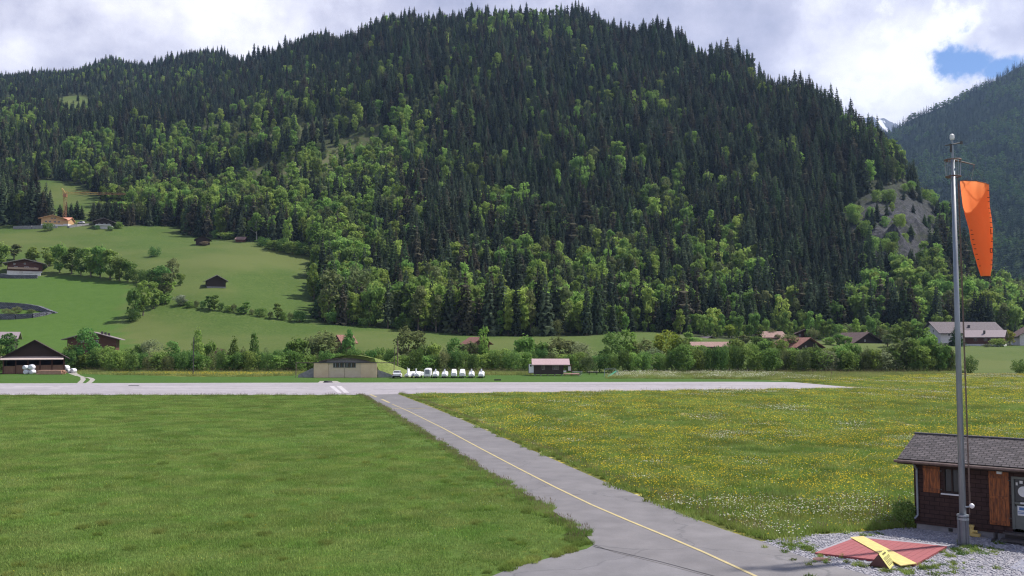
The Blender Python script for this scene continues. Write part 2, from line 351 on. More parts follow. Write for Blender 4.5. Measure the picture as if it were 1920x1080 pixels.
def ground(px, py):                                # first point of the land seen at a photo pixel
    d = ray(px, py); Y = np.arange(205, 2400, 1.0); t = Y / d[1]; z = CAM_H + d[2] * t; h = height(d[0] * t, Y)
    k = np.nonzero(h >= z)[0]
    if py > 699 or len(k) == 0:
        return flat(px, py) if d[2] < 0 else (d[0] * t[0], 205.0, 0.0)
    k = k[0]; return (d[0] * t[k], Y[k], float(h[k]))
def hz(x, y): return float(height(np.array([x]), np.array([y]))[0])
def inside(px, py, P):
    px = np.asarray(px, float); py = np.asarray(py, float); r = np.zeros(px.shape, bool); n = len(P)
    for i in range(n):
        x1, y1 = P[i]; x2, y2 = P[(i + 1) % n]
        if y1 == y2: continue
        c = ((y1 > py) != (y2 > py)) & (px < (x2 - x1) * (py - y1) / (y2 - y1) + x1); r ^= c
    return r
# meadow areas free of forest (outlined on the land as it is seen from the airfield)
MEADOW = [(-3000, 760), (-3000, 425), (-200, 422), (60, 424), (180, 424), (325, 424), (345, 440), (400, 447), (470, 452), (520, 462), (560, 466), (600, 490), (583, 520), (585, 560), (600, 606), (690, 612), (735, 617), (800, 622), (900, 630), (1000, 630), (1100, 630), (1180, 622), (1250, 624), (1330, 634), (1400, 638), (1560, 640), (1680, 646), (1760, 648), (3500, 645), (3500, 760)]
UPPER = [(55, 342), (75, 337), (110, 339), (150, 347), (188, 368), (196, 378), (182, 400), (172, 416), (150, 420), (60, 415), (20, 412), (35, 398), (60, 385), (70, 360)]
ALP = [(105, 190), (120, 181), (150, 178), (172, 190), (158, 208), (130, 214), (112, 206)]
GLADE = [(700, 575), (725, 555), (745, 590), (740, 612), (705, 612)]
def forest_mask(px, py, Y): return ~(inside(px, py, MEADOW) | inside(px, py, UPPER) | inside(px, py, ALP) | inside(px, py, GLADE))
BRIGHT = [(430, 300, 200, 60, .5), (560, 230, 130, 40, .5), (200, 330, 130, 40, .35), (450, 395, 190, 50, .7), (620, 330, 170, 75, .75), (720, 290, 90, 60, .75), (500, 250, 150, 40, .30), (300, 395, 90, 25, .75), (650, 520, 90, 70, .85), (860, 590, 180, 45, .7),
          (1060, 540, 130, 50, .6), (1150, 500, 50, 40, .5), (1370, 530, 70, 60, .9), (1255, 410, 45, 50, .6), (925, 410, 50, 60, .6), (650, 440, 120, 60, .75), (1720, 570, 110, 50, .85),
          (1880, 590, 120, 45, .9), (1680, 350, 60, 70, .25), (980, 60, 90, 40, .3), (30, 240, 50, 40, .5), (200, 275, 90, 30, .35), (230, 150, 150, 25, .25), (1110, 340, 40, 40, .3), (1250, 600, 60, 30, .6),
          (1180, 560, 40, 60, .5), (1050, 600, 60, 30, .8)]
def bright(px, py):
    p = np.full(np.shape(px), 0.03)
    for cx, cy, rx, ry, w in BRIGHT: p = np.maximum(p, w * np.exp(-(((px - cx) / rx) ** 2 + ((py - cy) / ry) ** 2) * 1.1))
    return p
CLEAR = [(640, 275, 60, 12, -.5), (560, 330, 130, 16, -.28), (520, 255, 120, 14, -0.22), (600, 300, 130, 22, -0.35), (460, 330, 100, 12, -0.25), (560, 360, 90, 10, -.3), (410, 245, 60, 12, -.2)]
def clearing(px, py):
    p = np.zeros(np.shape(px))
    for cx, cy, rx, ry, sl in CLEAR: p = np.maximum(p, np.exp(-(((px - cx) / rx) ** 2 + ((py - cy - sl * (px - cx)) / ry) ** 2)))
    return p
def crag(px, py):
    return np.maximum(np.exp(-(((px - 1685) / 96) ** 2 + ((py - 430) / 84) ** 2) ** 2), 0.7 * np.exp(-(((px - 1875) / 25) ** 2 + ((py - 530) / 22) ** 2) ** 2))

# ---- ground sheets
def ground_mat():
    m, nt, N, L = newmat('grassland')
    out = N('ShaderNodeOutputMaterial'); b = N('ShaderNodeBsdfPrincipled'); L(b.outputs[0], out.inputs[0]); b.inputs['Roughness'].default_value = 0.95; b.inputs['Specular IOR Level'].default_value = 0.1
    g = N('ShaderNodeNewGeometry')
    def noise(s, d=5, r=0.6):
        n = N('ShaderNodeTexNoise'); L(g.outputs['Position'], n.inputs[0]); n.inputs['Scale'].default_value = s; n.inputs['Detail'].default_value = d; n.inputs['Roughness'].default_value = r; return n.outputs[0]
    def rng(x, lo, hi):
        r = N('ShaderNodeMapRange'); L(x, r.inputs[0]); r.inputs[1].default_value = lo; r.inputs[2].default_value = hi; return r.outputs[0]
    def mix(f, a, b_):
        x = N('ShaderNodeMixRGB')
        if isinstance(f, float): x.inputs[0].default_value = f
        else: L(f, x.inputs[0])
        for i, c in ((1, a), (2, b_)):
            if isinstance(c, tuple): x.inputs[i].default_value = (*c, 1)
            else: L(c, x.inputs[i])
        return x.outputs[0]
    at = N('ShaderNodeAttribute'); at.attribute_name = 'cover'; s = N('ShaderNodeSeparateColor'); L(at.outputs['Color'], s.inputs[0])
    at2 = N('ShaderNodeAttribute'); at2.attribute_name = 'scrub'
    base = mix(rng(noise(0.03, 6), 0.35, 0.65), (0.062, 0.103, 0.022), (0.088, 0.126, 0.032))
    base = mix(rng(noise(1.1, 8, 0.75), 0.42, 0.62), base, (0.045, 0.082, 0.015))
    base = mix(rng(noise(0.35, 8, 0.8), 0.57, 0.66), base, (0.12, 0.145, 0.045))
    base = mix(rng(noise(0.012, 4), 0.42, 0.6), base, (0.098, 0.122, 0.036))
    lush = mix(rng(noise(0.25, 8, 0.8), 0.35, 0.65), (0.055, 0.108, 0.018), (0.072, 0.128, 0.025))
    col = mix(s.outputs[2], base, lush)
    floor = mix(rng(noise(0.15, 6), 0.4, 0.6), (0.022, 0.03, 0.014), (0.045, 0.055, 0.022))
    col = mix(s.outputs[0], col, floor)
    scr = mix(rng(noise(0.2, 6), 0.4, 0.6), (0.085, 0.115, 0.035), (0.13, 0.125, 0.07))
    col = mix(at2.outputs['Fac'], col, scr)
    vor = N('ShaderNodeTexVoronoi'); L(g.outputs['Position'], vor.inputs[0]); vor.inputs['Scale'].default_value = 0.16
    rock = mix(rng(noise(0.45, 12, 0.95), 0.44, 0.60), (0.010, 0.011, 0.014), (0.115, 0.113, 0.128))
    rm = N('ShaderNodeMath'); rm.operation = 'MULTIPLY'; L(s.outputs[1], rm.inputs[0]); L(rng(noise(0.09, 9, 0.8), 0.38, 0.5), rm.inputs[1])
    col = mix(rm.outputs[0], col, rock)
    L(col, b.inputs['Base Color'])
    bp = N('ShaderNodeBump'); bp.inputs['Strength'].default_value = 0.35; bp.inputs['Distance'].default_value = 0.35; L(noise(0.9, 8, 0.75), bp.inputs['Height']); L(bp.outputs[0], b.inputs['Normal'])
    return m
M['ground'] = ground_mat()
LUSH = [(-900, 700), (-900, 480), (0, 516), (80, 518), (180, 522), (250, 532), (236, 575), (225, 605), (235, 640), (300, 700)]
def grid_object(name, xs, ys, zf, m):
    X, Y = np.meshgrid(xs, ys, indexing='ij'); Z = zf(X, Y); nx, ny = len(xs), len(ys)
    me = bpy.data.meshes.new(name); v = np.stack([X, Y, Z], -1).reshape(-1, 3)
    a = (np.arange(nx - 1)[:, None] * ny + np.arange(ny - 1)[None, :]).ravel()
    f = np.stack([a, a + ny, a + ny + 1, a + 1], 1)
    me.vertices.add(len(v)); me.vertices.foreach_set('co', v.ravel()); me.loops.add(f.size); me.polygons.add(len(f))
    me.polygons.foreach_set('loop_start', np.arange(0, f.size, 4)); me.polygons.foreach_set('loop_total', np.full(len(f), 4)); me.loops.foreach_set('vertex_index', f.ravel())
    me.polygons.foreach_set('use_smooth', np.ones(len(f), bool)); me.update(); me.validate(); me.materials.append(m)
    px, py = proj(v[:, 0], np.maximum(v[:, 1], 1), v[:, 2])
    far = v[:, 1] > 231
    col = np.zeros((len(v), 4), np.float32); col[:, 3] = 1
    past = v[:, 1] > np.interp(v[:, 0] / np.maximum(v[:, 1], 1), UC, RIDGE)
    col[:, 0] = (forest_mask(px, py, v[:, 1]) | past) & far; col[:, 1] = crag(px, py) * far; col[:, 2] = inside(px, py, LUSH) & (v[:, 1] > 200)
    at = me.color_attributes.new('cover', 'FLOAT_COLOR', 'POINT'); at.data.foreach_set('color', col.ravel())
    a2 = me.attributes.new('scrub', 'FLOAT', 'POINT'); a2.data.foreach_set('value', (clearing(px, py) * far * (~past)).astype(np.float32))
    return kind(link(name, me), 'structure')
xs_in = np.arange(-1100, 1101, 6.0)
xs = np.concatenate([[-5500, -3500, -2600, -2000, -1500, -1300], xs_in, [1300, 1500, 2000, 2600, 3500, 5500]])
grid_object('ground', xs, np.concatenate([[-1400, -800, -200, -50], np.arange(0, 231, 15.0)]), lambda X, Y: X * 0.0, M['ground'])
def hill_height(X, Y):
    z = height(X, Y)
    return np.where(Y < 226, 0.0, z)
grid_object('hillside', xs, np.concatenate([[225.0], np.arange(228, 700, 4.0), np.arange(700, 2000, 8.0), np.arange(2000, 2600, 60), [3200, 4500, 9000]]), hill_height, M['ground'])

# far hill on the right, snow-streaked peak behind
FAR = [(1450, 330), (1600, 285), (1690, 236), (1730, 216), (1790, 190), (1850, 158), (1920, 124), (2100, 35), (2400, -60), (3000, 40), (4000, 300)]
def far_height(X, Y):
    u = X / np.maximum(Y, 1); px = 960 + F * u
    ry = np.interp(px, [p[0] for p in FAR], [p[1] for p in FAR]); D0, D1 = 950.0, 2300.0
    t = np.clip((Y - D0) / (D1 - D0), 0, 1)
    row = 640 + (ry - 640) * (t ** 0.8)
    d = np.array([ray(960, 0)])  # rows to heights
    dz = 540.0 - row; z = CAM_H + np.minimum(Y, D1) * (F * _st + dz * _ct) / (F * _ct - dz * _st)
    z = z - np.maximum(Y - D1, 0) * 0.5
    z = z + np.clip(t * 4, 0, 1) * (smooth_noise(X - Y * .4, Y * 0.4, 120, 11) * 20 * (1 - t * t) + smooth_noise(X, Y, 50, 12) * 7)
    return z - 3
def far_mat():
    return mat('far_slope', (0.012, 0.022, 0.010), (0.03, 0.05, 0.018), 0.02, 1.0, world=True, spec=0.03)
fx = np.arange(500, 4001, 20.0); fy = np.arange(950, 3401, 20.0)
o = grid_object('far_hill', fx, fy, far_height, far_mat())

def peak():
    rows = [(1560, 300), (1600, 240), (1618, 214), (1635, 208), (1650, 212), (1662, 212), (1680, 220), (1696, 226), (1720, 245), (1780, 300)]
    mb = MB(); n = 90; rs = np.random.RandomState(4)
    xs = np.linspace(1540, 1800, n); P = []
    nd = 26
    for k in range(nd):
        t = k / (nd - 1); D = 6200 + 1500 * (1 - abs(1 - 2 * t)) * 0 + (t - 0.5) * 2400
        for i, x in enumerate(xs):
            ry = np.interp(x, [r[0] for r in rows], [r[1] for r in rows])
            top = zrow(6200, ry); f = max(0.0, 1 - abs(t - 0.5) * 1.6)
            X = (x - 960) / F * 6200
            z = top * f + (smooth_noise(np.array([X + D * .3]), np.array([D]), 90, 7)[0] * 55 + smooth_noise(np.array([X]), np.array([D]), 35, 8)[0] * 22) * (0.25 + abs(t - .5) * 2)
            P.append((X, D, z))
    fs = [(k * n + i, k * n + i + 1, (k + 1) * n + i + 1, (k + 1) * n + i) for k in range(nd - 1) for i in range(n - 1)]
    mb.quads(P, fs)
    m, nt, N, L = newmat('rock_and_snow')
    out = N('ShaderNodeOutputMaterial'); b = N('ShaderNodeBsdfPrincipled'); L(b.outputs[0], out.inputs[0]); b.inputs['Roughness'].default_value = 0.9
    g = N('ShaderNodeNewGeometry'); mp = N('ShaderNodeMapping'); mp.inputs['Rotation'].default_value = (0, R(35), 0); mp.inputs['Scale'].default_value = (1, .3, .22); L(g.outputs['Position'], mp.inputs[0])
    n1 = N('ShaderNodeTexNoise'); L(mp.outputs[0], n1.inputs[0]); n1.inputs['Scale'].default_value = 0.022; n1.inputs['Detail'].default_value = 6
    r = N('ShaderNodeMapRange'); L(n1.outputs[0], r.inputs[0]); r.inputs[1].default_value = 0.55; r.inputs[2].default_value = 0.59
    x = N('ShaderNodeMixRGB'); L(r.outputs[0], x.inputs[0]); x.inputs[1].default_value = (0.06, 0.065, 0.09, 1); x.inputs[2].default_value = (0.8, 0.8, 0.84, 1); L(x.outputs[0], b.inputs['Base Color'])
    kind(mb.build('mountain_peak', m), 'structure')
peak()

# ---- roads, fields and other sheets on the level ground
def sheet(name, pts, z, m):
    o = MB().poly([flat(x, y)[:2] + (z,) for x, y in pts]).build(name, m); return kind(o, 'structure')
def asphalt(name, c1, c2, rough=0.62, scale=0.35, crack=0.55):
    m, nt, N, L = newmat(name)
    out = N('ShaderNodeOutputMaterial'); b = N('ShaderNodeBsdfPrincipled'); L(b.outputs[0], out.inputs[0]); b.inputs['Roughness'].default_value = rough
    g = N('ShaderNodeNewGeometry')
    n = N('ShaderNodeTexNoise'); L(g.outputs['Position'], n.inputs[0]); n.inputs['Scale'].default_value = scale; n.inputs['Detail'].default_value = 6; n.inputs['Roughness'].default_value = 0.7
    n2 = N('ShaderNodeTexNoise'); L(g.outputs['Position'], n2.inputs[0]); n2.inputs['Scale'].default_value = 25; n2.inputs['Detail'].default_value = 4; n2.inputs['Roughness'].default_value = 0.8
    r = N('ShaderNodeMapRange'); L(n.outputs[0], r.inputs[0]); r.inputs[1].default_value = 0.3; r.inputs[2].default_value = 0.7
    x = N('ShaderNodeMixRGB'); L(r.outputs[0], x.inputs[0]); x.inputs[1].default_value = (*c1, 1); x.inputs[2].default_value = (*c2, 1)
    y = N('ShaderNodeMixRGB'); y.blend_type = 'OVERLAY'; y.inputs[0].default_value = 0.35; L(x.outputs[0], y.inputs[1]); L(n2.outputs[0], y.inputs[2])
    wv = N('ShaderNodeTexNoise'); L(g.outputs['Position'], wv.inputs[0]); wv.inputs['Scale'].default_value = 0.6; wv.inputs['Detail'].default_value = 5
    ad = N('ShaderNodeVectorMath'); ad.operation = 'MULTIPLY_ADD'; L(wv.outputs['Color'], ad.inputs[0]); ad.inputs[1].default_value = (2.5, 2.5, 0); L(g.outputs['Position'], ad.inputs[2])
    vo = N('ShaderNodeTexVoronoi'); vo.feature = 'DISTANCE_TO_EDGE'; L(ad.outputs[0], vo.inputs[0]); vo.inputs['Scale'].default_value = 0.11
    cr = N('ShaderNodeMapRange'); L(vo.outputs['Distance'], cr.inputs[0]); cr.inputs[1].default_value = 0.0; cr.inputs[2].default_value = 0.006; cr.inputs[3].default_value = crack; cr.inputs[4].default_value = 0.0
    ck = N('ShaderNodeMixRGB'); L(cr.outputs[0], ck.inputs[0]); L(y.outputs[0], ck.inputs[1]); ck.inputs[2].default_value = (0.06, 0.06, 0.065, 1)
    s2 = N('ShaderNodeTexNoise'); L(g.outputs['Position'], s2.inputs[0]); s2.inputs['Scale'].default_value = 0.9; s2.inputs['Detail'].default_value = 7
    r2 = N('ShaderNodeMapRange'); L(s2.outputs[0], r2.inputs[0]); r2.inputs[1].default_value = 0.35; r2.inputs[2].default_value = 0.65; r2.inputs[3].default_value = 0.88; r2.inputs[4].default_value = 1.08
    hv = N('ShaderNodeHueSaturation'); L(ck.outputs[0], hv.inputs['Color']); L(r2.outputs[0], hv.inputs['Value'])
    L(hv.outputs[0], b.inputs['Base Color'])
    bp = N('ShaderNodeBump'); bp.inputs['Strength'].default_value = 0.25; bp.inputs['Distance'].default_value = 0.01; L(n2.outputs[0], bp.inputs['Height']); L(bp.outputs[0], b.inputs['Normal'])
    return m
M['runway'] = asphalt('runway_concrete', (0.27, 0.245, 0.262), (0.34, 0.31, 0.33), 0.6, 0.08)
M['taxi'] = asphalt('taxiway_asphalt', (0.132, 0.123, 0.128), (0.178, 0.166, 0.170), 0.6, 0.25)
M['apron'] = asphalt('apron_asphalt', (0.135, 0.128, 0.136), (0.178, 0.169, 0.177), 0.6, 0.5)
M['linewhite'] = mat('worn_white_paint', (0.50, 0.47, 0.49), (0.36, 0.33, 0.35), 1.2, 0.7, world=True, lo=.4, hi=.7)
M['lineyellow'] = mat('worn_yellow_paint', (0.46, 0.37, 0.17), (0.34, 0.29, 0.17), 3, 0.7, world=True, lo=.4, hi=.7)
M['gravel'] = asphalt('gravel_bed', (0.22, 0.21, 0.24), (0.30, 0.29, 0.32), 0.9, 3, 0.0)
M['dirt'] = mat('bare_track', (0.34, 0.31, 0.29), (0.25, 0.24, 0.20), 0.8, 0.9, world=True)
def field_mat(name, g1, g2, specks):
    m, nt, N, L = newmat(name)
    out = N('ShaderNodeOutputMaterial'); b = N('ShaderNodeBsdfPrincipled'); L(b.outputs[0], out.inputs[0]); b.inputs['Roughness'].default_value = 0.95; b.inputs['Specular IOR Level'].default_value = 0.1
    g = N('ShaderNodeNewGeometry'); mp = N('ShaderNodeMapping'); L(g.outputs['Position'], mp.inputs[0])
    def noise(s, d=4, r=0.6):
        n = N('ShaderNodeTexNoise'); L(mp.outputs[0], n.inputs[0]); n.inputs['Scale'].default_value = s; n.inputs['Detail'].default_value = d; n.inputs['Roughness'].default_value = r; return n.outputs[0]
    def mix(f, a, c, lo, hi):
        r = N('ShaderNodeMapRange'); L(f, r.inputs[0]); r.inputs[1].default_value = lo; r.inputs[2].default_value = hi
        x = N('ShaderNodeMixRGB'); L(r.outputs[0], x.inputs[0])
        for i, q in ((1, a), (2, c)):
            if isinstance(q, tuple): x.inputs[i].default_value = (*q, 1)
            else: L(q, x.inputs[i])
        return x.outputs[0]
    col = mix(noise(0.12, 6), g1, g2, 0.35, 0.65)
    col = mix(noise(2.2, 6, 0.8), col, tuple(x * 0.6 for x in g1), 0.45, 0.65)
    for (s, c, lo, hi) in specks: col = mix(noise(s, 3, 0.7), col, c, lo, hi)
    L(col, b.inputs['Base Color'])
    bp = N('ShaderNodeBump'); bp.inputs['Strength'].default_value = 0.5; bp.inputs['Distance'].default_value = 0.15; L(noise(5, 6, 0.8), bp.inputs['Height']); L(bp.outputs[0], b.inputs['Normal'])
    return m
M['lawnmat'] = field_mat('mown_field', (0.070, 0.125, 0.022), (0.095, 0.145, 0.032), [(1.4, (0.13, 0.15, 0.03), 0.60, 0.70)])
M['meadowmat'] = field_mat('flowering_meadow', (0.085, 0.110, 0.022), (0.13, 0.135, 0.038), [(1.3, (0.42, 0.33, 0.04), 0.52, 0.64), (0.9, (0.42, 0.42, 0.28), 0.57, 0.68)])
M['vergemat'] = field_mat('short_green_verge', (0.055, 0.115, 0.02), (0.07, 0.13, 0.026), [])
M['tallmat'] = field_mat('tall_yellow_grass', (0.15, 0.17, 0.04), (0.19, 0.20, 0.06), [(0.8, (0.34, 0.28, 0.04), 0.52, 0.66)])

LEFT_EDGE = [(681, 741), (700, 752), (760, 789), (808, 820), (860, 851), (905, 880), (950, 906), (1000, 936), (1040, 962), (1075, 984), (1100, 1006), (1113, 1022)]
RIGHT_EDGE = [(745, 739), (800, 760), (870, 789), (950, 824), (1040, 863), (1140, 907), (1230, 944), (1300, 973), (1360, 995), (1400, 1008), (1428, 1016), (1480, 1036), (1540, 1056), (1640, 1082)]
def left_line(x): return np.interp(x, [p[0] for p in LEFT_EDGE], [p[1] for p in LEFT_EDGE])
RW_NEAR = [(-700, 746), (0, 741), (681, 741), (745, 739), (1100, 735), (1480, 730), (1615, 728)]
RW_FAR = [(-700, 722), (0, 719), (700, 717.5), (1400, 716), (1490, 717)]
LAWN = [(-700, 746.5)] + RW_NEAR[1:3] + LEFT_EDGE + [(1100, 1030), (1030, 1047), (960, 1066), (900, 1090), (700, 1200), (-700, 1200)]
MEADOWF = RIGHT_EDGE[:11] + [(1530, 1004), (1700, 992), (1712, 990), (1800, 992), (2100, 1010), (2600, 1010), (2600, 700), (1800, 700), (1520, 702), (1400, 708), (1470, 716), (1500, 717), (1615, 728)] + RW_NEAR[::-1][1:4]
sheet('lawn', LAWN, 0.006, M['lawnmat'])
sheet('meadow', MEADOWF, 0.006, M['meadowmat'])
sheet('runway', RW_NEAR[:1] + RW_NEAR[1:] + RW_FAR[::-1], 0.03, M['runway'])
sheet('taxiway', LEFT_EDGE + [(1150, 1036), (1240, 1058), (1340, 1085), (1400, 1110), (1750, 1110)] + RIGHT_EDGE[::-1], 0.022, M['taxi'])
sheet('apron', [(1113, 1022.6), (1100, 1030), (1030, 1047), (960, 1066), (900, 1090), (500, 1300), (2600, 1300), (1750, 1110.5), (1400, 1110.5), (1341, 1085.5), (1241, 1058.5), (1151, 1036.5)], 0.018, M['apron'])
sheet('gravel_bed', [(1428, 1016)] + RIGHT_EDGE[11:] + [(1800, 1130), (2300, 1130), (2300, 1014), (1960, 1006), (1700, 989), (1640, 997), (1530, 1003), (1460, 1011)], 0.012, M['gravel'])
sheet('verge', [(-700, 722.3), (0, 719.2), (700, 717.7), (1400, 716.2), (1515, 716.5), (1400, 711), (1140, 708), (1130, 694), (560, 700), (480, 707), (170, 690), (130, 697), (-700, 700)], 0.008, M['vergemat'])
M['tar'] = mat('tar_joint', (0.03, 0.03, 0.035), None, 3, 0.7)
def strip(name, pts, w, z, m):
    P = [Vector(flat(*p)) for p in pts]; mb = MB(); Lf, Rt = [], []
    for i, p in enumerate(P):
        d = (P[min(i + 1, len(P) - 1)] - P[max(i - 1, 0)]).normalized(); n = Vector((-d.y, d.x, 0)) * w / 2
        Lf.append((p + n)[:2] + (z,) if False else ((p + n).x, (p + n).y, z)); Rt.append(((p - n).x, (p - n).y, z))
    for i in range(len(P) - 1): mb.poly([Rt[i], Rt[i + 1], Lf[i + 1], Lf[i]])
    return kind(mb.build(name, m), 'structure')
strip('taxiway_centreline', [(735, 758), (765, 771), (830, 803), (900, 841), (970, 878), (1040, 914), (1110, 948), (1180, 978), (1250, 1007), (1320, 1037), (1413, 1080), (1500, 1122)], 0.13, 0.032, M['lineyellow'])
strip('taxiway_centreline', [(694, 740), (706, 745)], 0.3, 0.036, M['lineyellow'])
strip('taxiway_centreline', [(716, 749), (730, 755.5)], 0.3, 0.032, M['lineyellow'])
strip('holding_line', [(732, 767), (752, 766.4)], 0.28, 0.034, M['lineyellow'])
strip('holding_line', [(762, 766.4), (797, 766)], 0.28, 0.034, M['lineyellow'])
strip('expansion_joint', [(1113, 1026), (1180, 1041), (1240, 1055), (1340, 1082), (1420, 1106)], 0.05, 0.028, M['tar'])
M['linefaint'] = mat('faint_white_paint', (0.40, 0.37, 0.39), (0.33, 0.30, 0.32), 1.2, 0.7, world=True, lo=.4, hi=.7)
sheet('runway_marking', [(617, 724), (626, 724), (641, 737), (633, 737)], 0.036, M['linewhite'])
sheet('runway_marking', [(631, 724), (640, 724), (655, 737), (646, 737)], 0.036, M['linewhite'])
for a in ([(5, 727), (45, 727), (52, 728.6), (-8, 728.6)], [(30, 724.5), (105, 724.5), (95, 726), (22, 726)], [(98, 727), (118, 727), (112, 729), (90, 729)], [(112, 724.3), (133, 724.3), (128, 725.6), (108, 725.6)],
          [(268, 724.5), (580, 727.2), (580, 728), (262, 725.6)], [(250, 730), (580, 731), (580, 731.8), (248, 730.8)]):
    sheet('runway_marking', a, 0.036, M['linefaint'])
sheet('runway_stain', [(242, 722.4), (262, 722.4), (260, 723.6), (240, 723.6)], 0.036, M['tar'])
for (x1, x2, y) in ((780, 1240, 727.5), (820, 1320, 722), (700, 830, 731), (1250, 1480, 724)):
    strip('runway_seam', [(x1, y), (x2, y - 1.2)], 0.5, 0.034, M['linewhite'] if y == 727.5 else M['taxi'])
sheet('hardstanding', [(600, 714.5), (632, 714.5), (640, 718), (596, 718)], 0.014, M['dirt'])
def track(pts, w): return strip('farm_track', pts, w, 0.014, M['dirt'])
track([(123, 697), (136, 700), (146, 704), (155, 707), (156, 712), (149, 719.2)], .9)
track([(160, 707.3), (170, 709), (174, 712), (171, 715), (165, 719.2)], .9)
sheet('farm_yard', [(118, 695.5), (140, 696), (150, 703), (142, 705), (128, 700)], 0.016, M['dirt'])

# ------------------------------------------------------------------ haze
def haze():
    m, nt, N, L = newmat('haze'); out = N('ShaderNodeOutputMaterial'); v = N('ShaderNodeVolumePrincipled')
    v.inputs['Color'].default_value = (0.42, 0.62, 1.0, 1); v.inputs['Density'].default_value = 0.00006; v.inputs['Anisotropy'].default_value = 0.3
    L(v.outputs[0], out.inputs['Volume'])
    kind(B((0, 3900, 899), (13000, 11000, 1802)).build('haze', m), 'stuff')
HAZE = True

# ------------------------------------------------------------------ plants: shapes shared by all trees
def tris_mesh(name, V, mats, mi=None, nper=3):
    V = np.asarray(V, np.float32).reshape(-1, 3); n = len(V) // nper
    me = bpy.data.meshes.new(name); me.vertices.add(len(V)); me.vertices.foreach_set('co', V.ravel()); me.loops.add(len(V)); me.polygons.add(n)
    me.polygons.foreach_set('loop_start', np.arange(0, len(V), nper)); me.polygons.foreach_set('loop_total', np.full(n, nper)); me.loops.foreach_set('vertex_index', np.arange(len(V)))
    for m in mats: me.materials.append(M[m])
    if mi is not None: me.polygons.foreach_set('material_index', np.asarray(mi, np.int32))
    me.update(); return me
def spruce_crown(seed, rmax=0.15, tiers=17, base=0.08, nb=8, ragged=0.2, power=0.85, h=1.0):
    rs = np.random.RandomState(seed); T = []
    for i in range(tiers):
        f = i / tiers; z = base + (1 - base) * f ** 0.95; r = rmax * ((1 - f) ** power) * (1 + rs.uniform(-ragged, ragged)) + 0.006
        k = max(4, int(nb * (0.55 + 0.6 * (1 - f)))); a0 = rs.rand() * 6.3
        for b in range(k):
            a = a0 + b * 6.283 / k + rs.uniform(-.25, .25); L = r * rs.uniform(0.7, 1.15); d = np.array([math.cos(a), math.sin(a), 0]); s = np.array([-d[1], d[0], 0])
            droop = rs.uniform(0.22, 0.5); w = L * rs.uniform(.26, .42) + 0.004; hgt = 0.05 + 0.03 * (1 - f)
            p0 = np.array([0, 0, z + 0.01]); p1 = d * L * .55 + [0, 0, z - droop * L * .35]; p2 = d * L + [0, 0, z - droop * L]
            T += [p0, p1 - s * w, p2, p0, p2, p1 + s * w]
            for q in (0.45, 0.8):
                pc = d * L * q + [0, 0, z - droop * L * q]
                T += [pc + s * w * .7 + d * L * .12, pc - s * w * .7 + d * L * .05, pc + [rs.uniform(-.01, .01), 0, -hgt * rs.uniform(.6, 1.1)] + d * L * .1]
    T += [np.array([-.006, 0, .95]), np.array([.006, 0, .95]), np.array([0, 0, 1.02]), np.array([0, -.006, .95]), np.array([0, .006, .95]), np.array([0, 0, 1.02])]
    return np.array(T)
def leafy(seed, lobes, n, size, flat_=0.0, sxy=1.0):
    """lobes: (x, y, z, rx, rz); leaf clumps of four-sided faces, mostly near the surface of the lobes"""
    rs = np.random.RandomState(seed); L = np.array(lobes, float); w = L[:, 3] ** 2; w /= w.sum(); k = rs.choice(len(L), n, p=w); c = L[k]
    d = rs.normal(size=(n, 3)); d /= np.linalg.norm(d, axis=1)[:, None]; rad = rs.uniform(0.55, 1.06, n) ** 0.7
    p = c[:, :3] + d * rad[:, None] * np.stack([c[:, 3], c[:, 3], c[:, 4]], 1)
    nn = d + rs.normal(size=(n, 3)) * 0.75 + [0, 0, .25]; nn /= np.linalg.norm(nn, axis=1)[:, None]
    a = np.cross(nn, rs.normal(size=(n, 3))); a /= np.linalg.norm(a, axis=1)[:, None]; b = np.cross(nn, a)
    s = size * rs.uniform(0.6, 1.4, n)[:, None]
    q = np.stack([p - a * s, p - b * s * .7 + nn * s * .2, p + a * s, p + b * s * .7], 1)
    return q.reshape(-1, 3)
def trunk_mb(h, r, top, m='bark', limbs=0, seed=0, spread=.25, n=6):
    mb = MB(); rs = random.Random(seed); pts = [(0, 0, -0.04)] + [(rs.uniform(-.01, .01) * i, rs.uniform(-.01, .01) * i, h * i / 4) for i in range(1, 5)]
    for i in range(4):
        mb.tube(pts[i], pts[i + 1], r + (top - r) * i / 4, r + (top - r) * (i + 1) / 4, n, m)
    for i in range(limbs):
        z = h * (0.35 + 0.6 * i / max(limbs, 1)); a = rs.uniform(0, 6.28)
        mb.tube((0, 0, z), (math.cos(a) * spread, math.sin(a) * spread, z + spread * 0.9), r * .45, r * .15, 4, m)
    return mb
def lobes(seed, n, cz, hz_, rx, top=1.0):
    rs = np.random.RandomState(seed); out = [(0, 0, cz, rx * .7, hz_ * .75)]
    for i in range(n):
        a = rs.rand() * 6.283; t = rs.uniform(-1, 1); env = math.sqrt(max(0, 1 - t * t)) ** .8
        r = rx * env * rs.uniform(.45, .85); s = rx * rs.uniform(.26, .44)
        out.append((math.cos(a) * r, math.sin(a) * r, cz + t * hz_ * .85, s, s * rs.uniform(.7, 1.0)))
    return out
PROTO = {}    # name -> (crown mesh, trunk mesh), unit height
